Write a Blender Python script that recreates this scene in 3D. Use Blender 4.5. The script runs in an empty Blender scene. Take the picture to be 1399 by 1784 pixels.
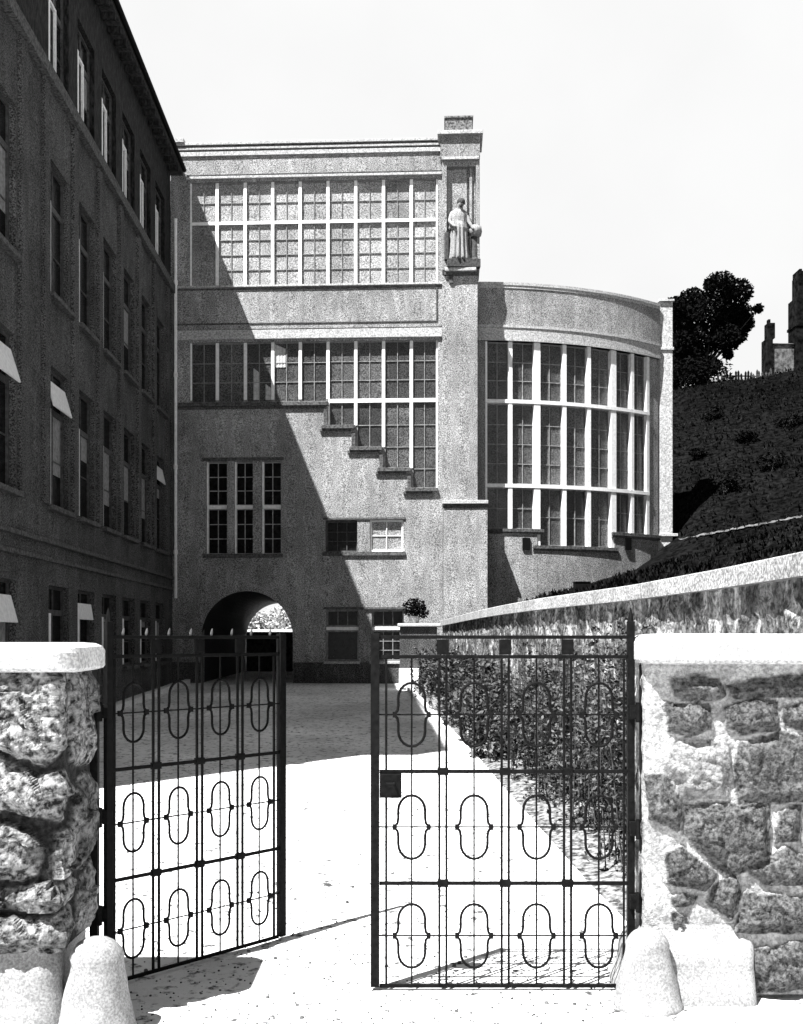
import bpy, bmesh, math, random
from mathutils import Vector, Matrix, noise
random.seed(7)
SC = bpy.context.scene
COL = SC.collection
PI = math.pi
# ------------------------------------------------------------------ camera, light, exposure
EYE, FPX, CX, HY = 1.8, 1800.0, 700.0, 1110.0      # eye height, focal length in photo pixels, centre column, horizon row
cam_d = bpy.data.cameras.new('camera'); cam = bpy.data.objects.new('camera', cam_d); COL.objects.link(cam)
cam.location = (0, 0, EYE); cam.rotation_euler = (PI/2, 0, 0)
cam_d.sensor_fit = 'VERTICAL'; cam_d.sensor_height = 24; cam_d.lens = 24*FPX/1784
cam_d.shift_y = (HY-892)/1784; cam_d.clip_end = 6000; cam_d.clip_start = .05
SC.camera = cam
SUN = Vector((.397, .38, -1)).normalized()          # the way the light travels
sd = bpy.data.lights.new('sun', 'SUN'); sd.energy = 5; sd.angle = math.radians(.5); sd.color = (1, 1, 1)
so = bpy.data.objects.new('sun', sd); COL.objects.link(so); so.rotation_euler = SUN.to_track_quat('-Z', 'Y').to_euler()
W = bpy.data.worlds.new('World'); SC.world = W; W.use_nodes = True
nt = W.node_tree; nt.nodes.clear()
sky = nt.nodes.new('ShaderNodeTexSky'); sky.sky_type = 'NISHITA'; sky.sun_disc = False
sky.sun_elevation = math.asin(-SUN.z); sky.sun_rotation = math.atan2(-SUN.x, -SUN.y)
sky.air_density = .4; sky.dust_density = .2; sky.ozone_density = 1
bw = nt.nodes.new('ShaderNodeRGBToBW'); bg = nt.nodes.new('ShaderNodeBackground'); wo = nt.nodes.new('ShaderNodeOutputWorld')
bg.inputs['Strength'].default_value = .05
nt.links.new(sky.outputs[0], bw.inputs[0]); nt.links.new(bw.outputs[0], bg.inputs[0]); nt.links.new(bg.outputs[0], wo.inputs[0])
SC.view_settings.view_transform = 'Standard'; SC.view_settings.look = 'None'
SC.view_settings.exposure = 1.9; SC.view_settings.gamma = 1
SC.cycles.max_bounces = 5

# glowing backdrop added ahead only, whitens the visible sky without lighting the facade
def sky_backdrop():
    m = bpy.data.materials.new('sky_glow'); m.use_nodes = True; n = m.node_tree; n.nodes.clear()
    e = n.nodes.new('ShaderNodeEmission'); o = n.nodes.new('ShaderNodeOutputMaterial'); t = n.nodes.new('ShaderNodeTexNoise'); r = n.nodes.new('ShaderNodeValToRGB')
    tc = n.nodes.new('ShaderNodeTexCoord'); n.links.new(tc.outputs['Object'], t.inputs[0])
    t.inputs['Scale'].default_value = .0016; t.inputs['Detail'].default_value = 5
    r.color_ramp.elements[0].color = (.965,)*3+(1,); r.color_ramp.elements[1].color = (1,)*3+(1,); r.color_ramp.elements[0].position = .35; r.color_ramp.elements[1].position = .6
    n.links.new(t.outputs['Fac'], r.inputs[0]); n.links.new(r.outputs[0], e.inputs[0]); n.links.new(e.outputs[0], o.inputs[0])
    e.inputs['Strength'].default_value = .97/2**SC.view_settings.exposure
    v = []; f = []; NA_, NE = 48, 16
    for j in range(NE+1):
        el = math.radians(-1+62*j/NE)
        for i in range(NA_+1):
            az = math.radians(-80+160*i/NA_); v.append((3600*math.sin(az)*math.cos(el), 3600*math.cos(az)*math.cos(el), 3600*math.sin(el)))
    for j in range(NE):
        for i in range(NA_): a = j*(NA_+1)+i; f.append((a, a+NA_+1, a+NA_+2, a+1))
    me = bpy.data.meshes.new('sky'); me.from_pydata(v, [], f); me.materials.append(m); ob = bpy.data.objects.new('sky', me); COL.objects.link(ob); ob['kind'] = 'structure'
sky_backdrop()

# ------------------------------------------------------------------ materials (black-and-white photograph: all greys)
MATS = {}
def mat(name, lo, hi, scale=20, detail=4, spread=.12, rough=.9, bump=.0, bscale=None, spec=.2, stretch=(1,1,1), big=0, bigscale=.6, mid=.5, attr=None, attr_hi=None, streak=0, metal=0, vary=0):
    """grey speckled surface: noise between lo and hi; big = slow weathering patches; attr mixes to a second grey pair (mortar)"""
    if name in MATS: return MATS[name]
    m = bpy.data.materials.new(name); m.use_nodes = True; MATS[name] = m
    n = m.node_tree; b = n.nodes['Principled BSDF']; L = n.links.new
    tc = n.nodes.new('ShaderNodeTexCoord'); mp = n.nodes.new('ShaderNodeMapping'); mp.inputs['Scale'].default_value = stretch
    L(tc.outputs['Object'], mp.inputs[0])
    def nz(s, d, src=mp):
        t = n.nodes.new('ShaderNodeTexNoise'); t.inputs['Scale'].default_value = s; t.inputs['Detail'].default_value = d
        t.inputs['Roughness'].default_value = .65; L(src.outputs[0], t.inputs['Vector']); return t
    def ramp(src, a, c, lo, hi):
        r = n.nodes.new('ShaderNodeValToRGB'); e = r.color_ramp.elements
        e[0].position = a; e[1].position = c; e[0].color = (lo,)*3+(1,); e[1].color = (hi,)*3+(1,)
        L(src, r.inputs[0]); return r
    t = nz(scale, detail); r = ramp(t.outputs['Fac'], mid-spread, mid+spread, lo, hi); out = r.outputs[0]
    if attr:
        r2 = ramp(t.outputs['Fac'], mid-spread, mid+spread, *attr_hi)
        a = n.nodes.new('ShaderNodeAttribute'); a.attribute_name = attr
        mx = n.nodes.new('ShaderNodeMixRGB'); L(a.outputs['Fac'], mx.inputs[0]); L(out, mx.inputs[1]); L(r2.outputs[0], mx.inputs[2]); out = mx.outputs[0]
    if big:
        t2 = nz(bigscale, 5); r3 = ramp(t2.outputs['Fac'], .35, .65, 1-big, 1+big*.6)
        mx = n.nodes.new('ShaderNodeMixRGB'); mx.blend_type = 'MULTIPLY'; mx.inputs[0].default_value = 1
        L(out, mx.inputs[1]); L(r3.outputs[0], mx.inputs[2]); out = mx.outputs[0]
    if streak:
        mp2 = n.nodes.new('ShaderNodeMapping'); mp2.inputs['Scale'].default_value = (4, 4, .9); L(tc.outputs['Object'], mp2.inputs[0])
        t3 = nz(1.3, 5, mp2); r4 = ramp(t3.outputs['Fac'], .46, .60, 1-streak, 1+streak*4)
        mx = n.nodes.new('ShaderNodeMixRGB'); mx.blend_type = 'MULTIPLY'; mx.inputs[0].default_value = 1
        L(out, mx.inputs[1]); L(r4.outputs[0], mx.inputs[2]); out = mx.outputs[0]
    if vary:       # each pane its own tone
        oi = n.nodes.new('ShaderNodeObjectInfo'); r5 = ramp(oi.outputs['Random'], 0, 1, 1-vary, 1+vary)
        mx = n.nodes.new('ShaderNodeMixRGB'); mx.blend_type = 'MULTIPLY'; mx.inputs[0].default_value = 1
        L(out, mx.inputs[1]); L(r5.outputs[0], mx.inputs[2]); out = mx.outputs[0]
    L(out, b.inputs['Base Color'])
    b.inputs['Roughness'].default_value = rough; b.inputs['Specular IOR Level'].default_value = spec; b.inputs['Metallic'].default_value = metal
    if bump:
        tb = nz(bscale or scale, 5); bp = n.nodes.new('ShaderNodeBump'); bp.inputs['Strength'].default_value = bump; bp.inputs['Distance'].default_value = .03
        L(tb.outputs['Fac'], bp.inputs['Height']); L(bp.outputs[0], b.inputs['Normal'])
    return m
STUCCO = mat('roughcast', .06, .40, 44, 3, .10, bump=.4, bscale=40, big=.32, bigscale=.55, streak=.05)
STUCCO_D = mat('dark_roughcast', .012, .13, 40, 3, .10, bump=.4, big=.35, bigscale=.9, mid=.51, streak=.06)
ATTIC = mat('attic_near_black', .003, .03, 20, 4, .10, bump=.3, stretch=(1,1,.3), mid=.53)  # near-black tone for the attic wall and eave brackets
TRIM = mat('stone_trim', .2, .5, 25, 4, .12, bump=.2)
TRIM_D = mat('weathered_ledge', .03, .12, 20, 4, .12, bump=.3)
PAINT = mat('white_paint', .62, .85, 14, 4, .2, rough=.5, spec=.4)
PAINT_D = mat('grey_paint', .18, .42, 14, 4, .2, rough=.5, spec=.3)
GLASS = mat('dark_window_glass', .001, .012, 9, 4, .15, rough=.2, spec=.12)
GLASS_F = mat('reeded_glass', .08, .42, 34, 3, .10, rough=.35, spec=.4, big=.35, bigscale=.9, vary=.3)
GLASS_M = mat('grey_glass', .010, .11, 34, 3, .10, rough=.3, spec=.4, big=.4, bigscale=.9, vary=.5)
BLIND = mat('window_blind', .35, .6, 12, 4, .15)
BRICK = mat('chimney_brick', .03, .2, 18, 4, .1, bump=.5)
IRON = mat('black_iron', .002, .007, 40, 3, .2, rough=.7, spec=.06)
ROCK = mat('pillar_stone', .006, .11, 46, 4, .12, bump=1.0, bscale=34, attr='mortar', attr_hi=(.22, .46), big=.35, bigscale=6)
ROCK_L = mat('rock_faced_stone', .012, .27, 30, 5, .12, bump=.7, bscale=30, attr='mortar', attr_hi=(.004, .03), big=.7, bigscale=3)
WALLSTONE = mat('rubble_wall_stone', .006, .12, 24, 5, .10, bump=1.0, bscale=20, attr='mortar', attr_hi=(.06, .26), streak=.35)
CONC = mat('whitewashed_concrete', .28, .52, 60, 3, .1, bump=.25, big=.15, bigscale=3)
COPING = mat('coping_concrete', .12, .42, 45, 4, .10, bump=.25, big=.3, bigscale=2)
GRAVEL = mat('gravel', .05, .74, 15, 6, .06, bump=.7, bscale=20, big=.3, bigscale=.5, stretch=(.8, .8, 1), mid=.41)
KERB = mat('kerb_stone', .5, .8, 30, 4, .15, bump=.2)
SOIL = mat('bed_soil', .02, .24, 16, 6, .09, bump=.8)
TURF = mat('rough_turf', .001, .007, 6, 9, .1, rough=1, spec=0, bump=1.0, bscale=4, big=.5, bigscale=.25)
PATHM = mat('bare_path', .03, .11, 6, 5, .12)
LEAF_D = mat('dark_leaf', .001, .008, 9, 3, .15, rough=.9, spec=.02)
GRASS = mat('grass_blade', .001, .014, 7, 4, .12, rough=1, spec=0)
LEAF = mat('shrub_leaf', .003, .10, 15, 3, .1, rough=.6, spec=.1)
CONC_G = mat('grey_concrete', .17, .33, 90, 2, .14, bump=.2, big=.3, bigscale=3)
VAULT_SHADE = mat('vault_shade_tint', .004, .03, 30, 4, .1, bump=.4)  # near-black tone paints the passage's shade into its vault
FRAME_D = mat('dark_paint', .02, .09, 14, 4, .2, rough=.6)
FRAME_M = mat('dull_paint', .10, .30, 14, 4, .2, rough=.6)
LEAF_SUNLIT = mat('sun_brightened_leaf', .08, .55, 7, 3, .12, rough=.5)  # leaf colour brightened to stand for sunlight beyond the passage
BARK = mat('bark', .02, .07, 10, 4, .12)
STATUE = mat('statue_stone', .12, .34, 30, 4, .15, bump=.2)
STATUE_D = mat('dark_statue_stone', .02, .08, 20, 4, .15)  # darker stone for head, post and base
FARW = mat('far_masonry', .02, .16, 3, 5, .12)
FARD = mat('far_dark_masonry', .002, .012, 3, 5, .12, spec=0)
ROOFT = mat('roof_tile', .015, .06, 12, 4, .15)

# ------------------------------------------------------------------ helpers
class MB:
    def __init__(s): s.v = []; s.f = []; s.a = None
    def quad(s, *p):
        i = len(s.v); s.v += [tuple(q) for q in p]; s.f.append(tuple(range(i, i+len(p))))
    def hexa(s, p):     # p: 8 corner points, bottom ring then top ring
        i = len(s.v); s.v += [tuple(q) for q in p]
        s.f += [tuple(i+k for k in q) for q in ((3,2,1,0),(4,5,6,7),(0,1,5,4),(1,2,6,5),(2,3,7,6),(3,0,4,7))]
    def box(s, x0, x1, y0, y1, z0, z1, fr=None):
        c = [(x0,y0,z0),(x1,y0,z0),(x1,y1,z0),(x0,y1,z0),(x0,y0,z1),(x1,y0,z1),(x1,y1,z1),(x0,y1,z1)]
        s.hexa([fr(*q) for q in c] if fr else c)
    def tube(s, pts, r, n=8, closed=False, cap=True):
        pts = [Vector(p) for p in pts]; m = len(pts); base = len(s.v)
        up0 = None
        for i, p in enumerate(pts):
            a = pts[(i-1) % m] if (closed or i > 0) else p
            b = pts[(i+1) % m] if (closed or i < m-1) else p
            t = (b-a).normalized()
            ref = up0 if up0 is not None else (Vector((0,0,1)) if abs(t.z) < .9 else Vector((0,1,0)))
            x = ref - t*ref.dot(t)
            if x.length < 1e-4: x = t.orthogonal()
            x.normalize(); y = t.cross(x); up0 = x
            rr = r[i] if isinstance(r, (list, tuple)) else r
            for k in range(n):
                w = 2*PI*k/n; s.v.append(tuple(p + x*math.cos(w)*rr + y*math.sin(w)*rr))
        for i in range(m if closed else m-1):
            for k in range(n):
                j = (i+1) % m
                s.f.append((base+i*n+k, base+i*n+(k+1)%n, base+j*n+(k+1)%n, base+j*n+k))
        if cap and not closed:
            s.f.append(tuple(base+k for k in range(n))[::-1]); s.f.append(tuple(base+(m-1)*n+k for k in range(n)))
    def lathe(s, prof, n=24, c=(0,0,0), fn=None):
        base = len(s.v)
        for (r, z) in prof:
            for k in range(n):
                w = 2*PI*k/n; q = fn(w, z) if fn else 1
                s.v.append((c[0]+r*q*math.cos(w), c[1]+r*q*math.sin(w), c[2]+z))
        for i in range(len(prof)-1):
            for k in range(n): s.f.append((base+i*n+k, base+i*n+(k+1)%n, base+(i+1)*n+(k+1)%n, base+(i+1)*n+k))
        s.f.append(tuple(base+k for k in range(n))[::-1]); s.f.append(tuple(base+(len(prof)-1)*n+k for k in range(n)))
    def build(s, name, m, parent=None, smooth=False, bevel=0, fix=True):
        me = bpy.data.meshes.new(name); me.from_pydata(s.v, [], s.f)
        if fix:
            bm = bmesh.new(); bm.from_mesh(me); bmesh.ops.recalc_face_normals(bm, faces=bm.faces); bm.to_mesh(me); bm.free()
        me.materials.append(m)
        if s.a is not None:
            at = me.attributes.new('mortar', 'FLOAT', 'POINT'); at.data.foreach_set('value', s.a)
        if smooth: me.polygons.foreach_set('use_smooth', [True]*len(me.polygons))
        o = bpy.data.objects.new(name, me); COL.objects.link(o)
        if parent: o.parent = parent
        if bevel:
            bv = o.modifiers.new('bevel', 'BEVEL'); bv.width = bevel; bv.segments = 2; bv.limit_method = 'ANGLE'
        return o
def tag(o, label=None, cat=None, group=None, kind=None):
    if label: o['label'] = label
    if cat: o['category'] = cat
    if group: o['group'] = group
    if kind: o['kind'] = kind
    return o
def empty(name, loc=(0,0,0), rz=0):
    o = bpy.data.objects.new(name, None); COL.objects.link(o); o.location = loc; o.rotation_euler = (0,0,rz); o.empty_display_size = .2; return o
def at(px, py, Y): return Vector(((px-CX)/FPX*Y, Y, EYE+(HY-py)/FPX*Y))
def ground_z(y): return .0217*min(max(y-6, 0), 23.3)
class Frame:
    """upright wall plane: u runs along it, d stands out of it, z is up"""
    def __init__(s, p0, p1):
        s.o = Vector((p0[0], p0[1])); s.u = (Vector((p1[0], p1[1]))-s.o).normalized(); s.n = Vector((s.u.y, -s.u.x))
    def __call__(s, u, d, z): q = s.o+s.u*u+s.n*d; return Vector((q.x, q.y, z))
    def U(s, px):
        k = px-CX; return (k*s.o.y-FPX*s.o.x)/(FPX*s.u.x-k*s.u.y)
    def Z(s, px, py): return EYE+(HY-py)/FPX*(s.o.y+s.U(px)*s.u.y)
def wall_sheet(mb, F, u0, u1, z0, z1, holes, d=0., t=.3):
    us = sorted({round(x, 5) for h in holes for x in h[:2] if u0 < x < u1} | {u0, u1}); zs = sorted({round(x, 5) for h in holes for x in h[2:4] if z0 < x < z1} | {z0, z1})
    def hole(i, j):
        if not (0 <= i < len(us)-1 and 0 <= j < len(zs)-1): return False
        a = (us[i]+us[i+1])/2; b = (zs[j]+zs[j+1])/2
        return any(h[0] < a < h[1] and h[2] < b < h[3] for h in holes)
    for i in range(len(us)-1):
        for j in range(len(zs)-1):
            a, b, c, e = us[i], us[i+1], zs[j], zs[j+1]
            if hole(i, j):
                if not hole(i-1, j): mb.quad(F(a,d,c), F(a,d-t,c), F(a,d-t,e), F(a,d,e))
                if not hole(i+1, j): mb.quad(F(b,d,c), F(b,d,e), F(b,d-t,e), F(b,d-t,c))
                if not hole(i, j-1): mb.quad(F(a,d,c), F(b,d,c), F(b,d-t,c), F(a,d-t,c))
                if not hole(i, j+1): mb.quad(F(a,d,e), F(a,d-t,e), F(b,d-t,e), F(b,d,e))
            else: mb.quad(F(a,d,c), F(b,d,c), F(b,d,e), F(a,d,e))
def window(F, u0, u1, z0, z1, d, fw, nv, nh, parent, fm, gm, mw=.022, left=None, right=None, bottom=None, top=None, name='window', depth=.08, blind=None):
    """one glazed light: frame + glazing bars in one mesh, its panes a sub-part"""
    l = fw if left is None else left; r = fw if right is None else right; b = fw if bottom is None else bottom; t = fw if top is None else top
    m = MB()
    if l: m.box(u0, u0+l, d-depth, d, z0, z1, F)
    if r: m.box(u1-r, u1, d-depth, d, z0, z1, F)
    if b: m.box(u0+l, u1-r, d-depth, d-.004, z0, z0+b, F)
    if t: m.box(u0+l, u1-r, d-depth, d-.004, z1-t, z1, F)
    a0, a1, b0, b1 = u0+l, u1-r, z0+b, z1-t
    for k in range(nv):
        c = a0+(a1-a0)*(k+1)/(nv+1); m.box(c-mw/2, c+mw/2, d-.06, d-.012, b0, b1, F)
    hs = nh if isinstance(nh, (list, tuple)) else [b0+(b1-b0)*(k+1)/(nh+1) for k in range(nh)]
    for c in hs: m.box(a0, a1, d-.058, d-.016, c-mw/2, c+mw/2, F)
    w = m.build(name, fm, parent)
    g = MB(); g.box(a0-.01, a1+.01, d-.05, d-.04, b0-.01, b1+.01, F); g.build('pane', gm, w)
    if blind:
        g = MB(); g.box(a0, a1, d-.03, d-.025, blind[0], blind[1], F); g.build('blind', BLIND, w)
    return w
def leaves(mb, c, r, n, size, seed, flat=.0, shell=.35):
    rnd = random.Random(seed); c = Vector(c)
    for _ in range(n):
        while True:
            p = Vector((rnd.uniform(-1,1), rnd.uniform(-1,1), rnd.uniform(-1,1)))
            if shell < p.length < 1: break
        q = Vector((c.x+p.x*r[0], c.y+p.y*r[1], c.z+p.z*r[2]))
        a = Vector((rnd.gauss(0,1), rnd.gauss(0,1), rnd.gauss(0,.7))).normalized(); b = a.cross(Vector((rnd.gauss(0,1), rnd.gauss(0,1), rnd.gauss(0,1)))).normalized()
        s = size*rnd.uniform(.6, 1.3)
        mb.quad(q-a*s, q-b*s*.45+a*s*.1, q+a*s, q+b*s*.45+a*s*.1)
exec_order = []

# ------------------------------------------------------------------ ground, hill
def ground():
    m = MB(); ys = [-40, 0, 6]+[6+k for k in range(1, 24)]+[29.3, 60, 200, 3000]; xs = [-3000, -60, -10, -3, 3, 12, 80, 3000]
    for y in ys:
        for x in xs: m.v.append((x, y, ground_z(y)))
    n = len(xs)
    for j in range(len(ys)-1):
        for i in range(n-1): m.f.append((j*n+i, j*n+i+1, (j+1)*n+i+1, (j+1)*n+i))
    tag(m.build('ground', GRAVEL, smooth=True, fix=False), kind='structure')
ground()
WP = [(2.30, 5.60), (2.28, 7.2), (2.17, 9.5), (1.94, 11.2), (1.77, 12.6), (1.60, 15), (1.45, 17.6), (1.33, 20.5), (1.22, 24), (1.11, 27.4)]     # plan line of the garden retaining wall
def wall_x(y):
    for (a, b), (c, d) in zip(WP, WP[1:]):
        if y <= d: return a+(c-a)*max(0, (y-b))/(d-b)
    return WP[-1][0]
def sm(a, b, x): t = min(max((x-a)/(b-a), 0), 1); return t*t*(3-2*t)
def hill_z(x, y):
    b = 2.05+.285*max(0, x-wall_x(y))*sm(5, 30, y) + .12*max(0, x-wall_x(y))*(1-sm(5, 30, y))
    up = .46*min(max(0, y-29), 16.5)*sm(6.5, 9.5, x)
    z = min(b+up, 13.0+.1*sm(10, 30, x))
    z += noise.fractal(Vector((x*.35, y*.35, 3)), 1, 2, 4)*.22*sm(1.0, 3.0, x-wall_x(y))
    return z
def hill():
    m = MB(); ys = [5.7+.6*k for k in range(75)]+[52, 56, 62, 70, 90]; xs = [0, .15, .4, .8, 1.4]+[2+.6*k for k in range(50)]+[36, 44, 60, 90, 140]
    for y in ys:
        for x in xs:
            X = wall_x(y)+.2+x; m.v.append((X, y, hill_z(X, y)))
    n = len(xs)
    for j in range(len(ys)-1):
        for i in range(n-1): m.f.append((j*n+i, j*n+i+1, (j+1)*n+i+1, (j+1)*n+i))
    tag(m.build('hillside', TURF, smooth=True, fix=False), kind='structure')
    # trodden pale path across the slope
    p = MB(); prev = None
    for k in range(60):
        t = k/59; px = 1183+215*t; py = 942-40*t+.5*math.sin(k*.9); Y = 12.
        while Y < 45 and hill_z((px-CX)/FPX*Y, Y) < EYE+(HY-py)/FPX*Y: Y += .05
        X = (px-CX)/FPX*Y; w = .045+.02*math.sin(k*1.7); a = Vector((X, Y-w, hill_z(X, Y-w)+.03)); b = Vector((X, Y+w, hill_z(X, Y+w)+.04))
        if prev: p.quad(prev[0], a, b, prev[1])
        prev = (a, b)
    tag(p.build('hill_path', PATHM, fix=False), kind='structure')
    # rough grass on the slope
    g = MB(); rnd = random.Random(3)
    for _ in range(42000):
        Y = rnd.uniform(8, 47); X = wall_x(Y)+.35+rnd.random()**1.2*22
        if Y > 28.5 and X < 8.4: continue
        k = X*FPX/Y
        if k > 780: continue
        z = hill_z(X, Y); h = rnd.uniform(.04, .15); a = rnd.uniform(0, PI); w = rnd.uniform(.02, .06); dx, dy = math.cos(a)*w, math.sin(a)*w; l = rnd.uniform(-.1, .1)
        g.quad((X-dx, Y-dy, z-.02), (X+dx, Y+dy, z-.02), (X+l, Y+l, z+h))
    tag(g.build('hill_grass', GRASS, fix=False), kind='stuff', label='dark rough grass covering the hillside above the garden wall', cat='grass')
hill()

# ------------------------------------------------------------------ the facing wing: tall stair windows, stepped sill, arched passage
P0, P1 = (-6.495, 29.3), (2.41, 28.9)
FA = Frame(P0, P1)
def R(px0, px1, py0, py1):
    """photo rectangle -> u0,u1,z0,z1 on the facing wall"""
    c = (px0+px1)/2; return [FA.U(px0), FA.U(px1), FA.Z(c, py1), FA.Z(c, py0)]
def Zc(py): return FA.Z(560, py)
TOPZ = Zc(252)
DEP = 10.4
stair = empty('stair_wing', FA(FA.U(560), 0, ground_z(29)))
tag(stair, 'pale roughcast building facing the gate with stepped stair windows and a dark arched passage', 'building')
stair_inv = Matrix.Translation(-stair.location)
def par(o, root):      # parent while staying where it stands
    o.parent = root; o.matrix_parent_inverse = Matrix.Translation(-root.location); return o
class Sub:             # building parts in world coordinates under a root standing at its base
    pass
def bpart(mb, name, m, root, **k):
    o = mb.build(name, m, **k); return par(o, root)
UB = [FA.U(x) for x in (331, 378, 427, 475, 523, 571.5, 620, 668.5, 717, 763)]
up0, up1, upm = Zc(495), Zc(314), Zc(385)
lo0, lo1 = Zc(699), Zc(594)
steps = [Zc(741), Zc(779), Zc(816), Zc(851)]
tri = [R(359, 396, 804, 965), R(408, 441, 804, 965), R(456, 490, 804, 965)]
dbl = [R(567, 623, 906, 961), R(645, 703, 906, 961)]
grd = [R(568, 625, 1062, 1152), R(648, 704, 1062, 1152)]
for grp in (tri, dbl, grd):
    for h in grp: h[2] = grp[0][2]; h[3] = grp[0][3]
AC, AR, AZ = FA.U(431), 1.30, Zc(1110)
GZ = .3
UL, UR = -.05, FA.U(772)
holes = [(UB[0], UB[-1], up0, up1), (UB[0], UB[-1], lo0, lo1), (AC-AR, AC+AR, GZ-1, AZ+AR)]+[(UB[5+k], UB[6+k], steps[k], lo0+.001) for k in range(4)]
holes += [tuple(h) for h in tri+dbl+grd]
m = MB(); wall_sheet(m, FA, UL, UR, GZ, TOPZ, holes, 0, .34)
NA = 28
SKEW = -.75            # the passage runs parallel to the long wing, not square to the facing wall
def spandrel(mb, d):
    AC = FA.U(431)+SKEW*(-d/DEP if d < -1 else 0)
    for k in range(NA):
        a, b = PI*k/NA, PI*(k+1)/NA
        pa = (AC+AR*math.cos(a), AZ+AR*math.sin(a)); pb = (AC+AR*math.cos(b), AZ+AR*math.sin(b))
        qa = (AC+AR*max(-1, min(1, math.cos(a)*1.4142)), AZ+AR*min(1, math.sin(a)*1.4142)); qb = (AC+AR*max(-1, min(1, math.cos(b)*1.4142)), AZ+AR*min(1, math.sin(b)*1.4142))
        mb.quad(FA(pa[0], d, pa[1]), FA(qa[0], d, qa[1]), FA(qb[0], d, qb[1]), FA(pb[0], d, pb[1]))
spandrel(m, -.003)
wall_sheet(m, FA, UL-.3, UR+.9, GZ, TOPZ-.02, [(AC+SKEW-AR, AC+SKEW+AR, GZ-1, AZ+AR)], -DEP, 0.0)
spandrel(m, -DEP+.003)
m.quad(FA(UR+.9, -.6, GZ), FA(UR+.9, -DEP, GZ), FA(UR+.9, -DEP, TOPZ), FA(UR+.9, -.6, TOPZ))
m.quad(FA(UL, -.5, GZ), FA(UL, -.5, TOPZ), FA(UL, -DEP, TOPZ), FA(UL, -DEP, GZ))
bpart(m, 'wall', STUCCO, stair, fix=False)
m = MB()
for k in range(NA):
    a, b = PI*k/NA, PI*(k+1)/NA
    m.quad(*[FA(AC+SKEW*(d < -1)+AR*math.cos(w), d, AZ+AR*math.sin(w)) for w, d in ((a,-.002),(b,-.002),(b,-DEP),(a,-DEP))])
for s in (-1, 1): m.quad(FA(AC+s*AR, -.002, GZ), FA(AC+s*AR, -.002, AZ), FA(AC+SKEW+s*AR, -DEP, AZ), FA(AC+SKEW+s*AR, -DEP, GZ))
bpart(m, 'archway', VAULT_SHADE, stair, fix=False, smooth=False)
m = MB(); m.box(UL-.1, UR+.88, -DEP+.05, -.36, TOPZ-.35, TOPZ-.1, FA); bpart(m, 'roof', ROOFT, stair)
def ledge(name, segs, mm, root=None, F=FA, bevel=.008):
    q = MB()
    for (u0, u1, d1, z0, z1) in segs: q.box(u0, u1, -.2, d1, z0, z1, F)
    return bpart(q, name, mm, root or stair, bevel=bevel)
ue = UR-.02
# parapet coping: two pale fillets, the shadow gaps between them coloured dark
ledge('cornice', [(UL, ue, .08, Zc(250.5), Zc(246)), (UL, ue, .05, Zc(258), Zc(253.5))], TRIM)
ledge('cornice', [(UL, ue, .045, Zc(269), Zc(261.5))], TRIM)
m = MB(); m.box(UL, ue, -.30, .03, Zc(253.4), Zc(250.6), FA); m.box(UL, ue, -.30, .02, Zc(261.4), Zc(258.1), FA); bpart(m, 'parapet', STUCCO_D, stair)
m = MB(); m.box(UL+.02, FA.U(322), -.3, .12, Zc(245.9), Zc(238.5), FA); bpart(m, 'parapet_end', TRIM, stair, bevel=.01)
ledge('string_course', [(FA.U(326), ue, .06, Zc(309), Zc(304.5))], TRIM)
ledge('string_course', [(FA.U(326), ue, .035, Zc(303), Zc(301))], TRIM_D)
ledge('window_sill', [(UL+.02, ue, .055, Zc(499), Zc(495.5))], TRIM)
ledge('string_course', [(UL+.02, ue, .03, Zc(503), Zc(500.5))], TRIM_D)
# raised surround of the blank panel, and the moulded band under it
ledge('panel_border', [(UL+.02, FA.U(760), .03, Zc(563.5), Zc(561)), (FA.U(760), FA.U(762.5), .032, Zc(563.5), Zc(504))], TRIM_D)
ledge('string_course', [(UL+.02, ue, .03, Zc(583), Zc(573))], TRIM)
ledge('string_course', [(UL+.02, ue, .06, Zc(590), Zc(583.5))], TRIM)
ledge('string_course', [(UL+.02, ue, .04, Zc(572.6), Zc(567))], STUCCO)
ledge('window_sill', [(UL+.02, UB[5]+.02, .08, Zc(707), Zc(700))], TRIM_D)
ledge('string_course', [(UL+.02, UB[5]-.06, .04, Zc(711.5), Zc(707.5))], TRIM_D)
for k in range(4):      # stepped sills, each turning up at its left end
    s = MB(); z = steps[k]
    s.box(UB[5+k]-.17, UB[6+k]-.02-(0 if k < 3 else -.02), -.2, .09, z-.11, z-.005, FA)
    s.box(UB[5+k]-.22, UB[6+k]-.14, -.2, .06, z-.19, z-.115, FA)
    s.box(UB[5+k]-.11, UB[5+k]-.005, -.2, .04, z-.004, (lo0-.2 if k == 0 else steps[k-1]-.2), FA)
    bpart(s, 'stepped_sill', TRIM_D, stair, bevel=.006)
class W:               # window() parts under a root that stands at its base
    pass
def bwin(root, *a, **k):
    w = window(*a[:9], None, *a[9:], **k); return par(w, root)
rh = random.Random(5)
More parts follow.
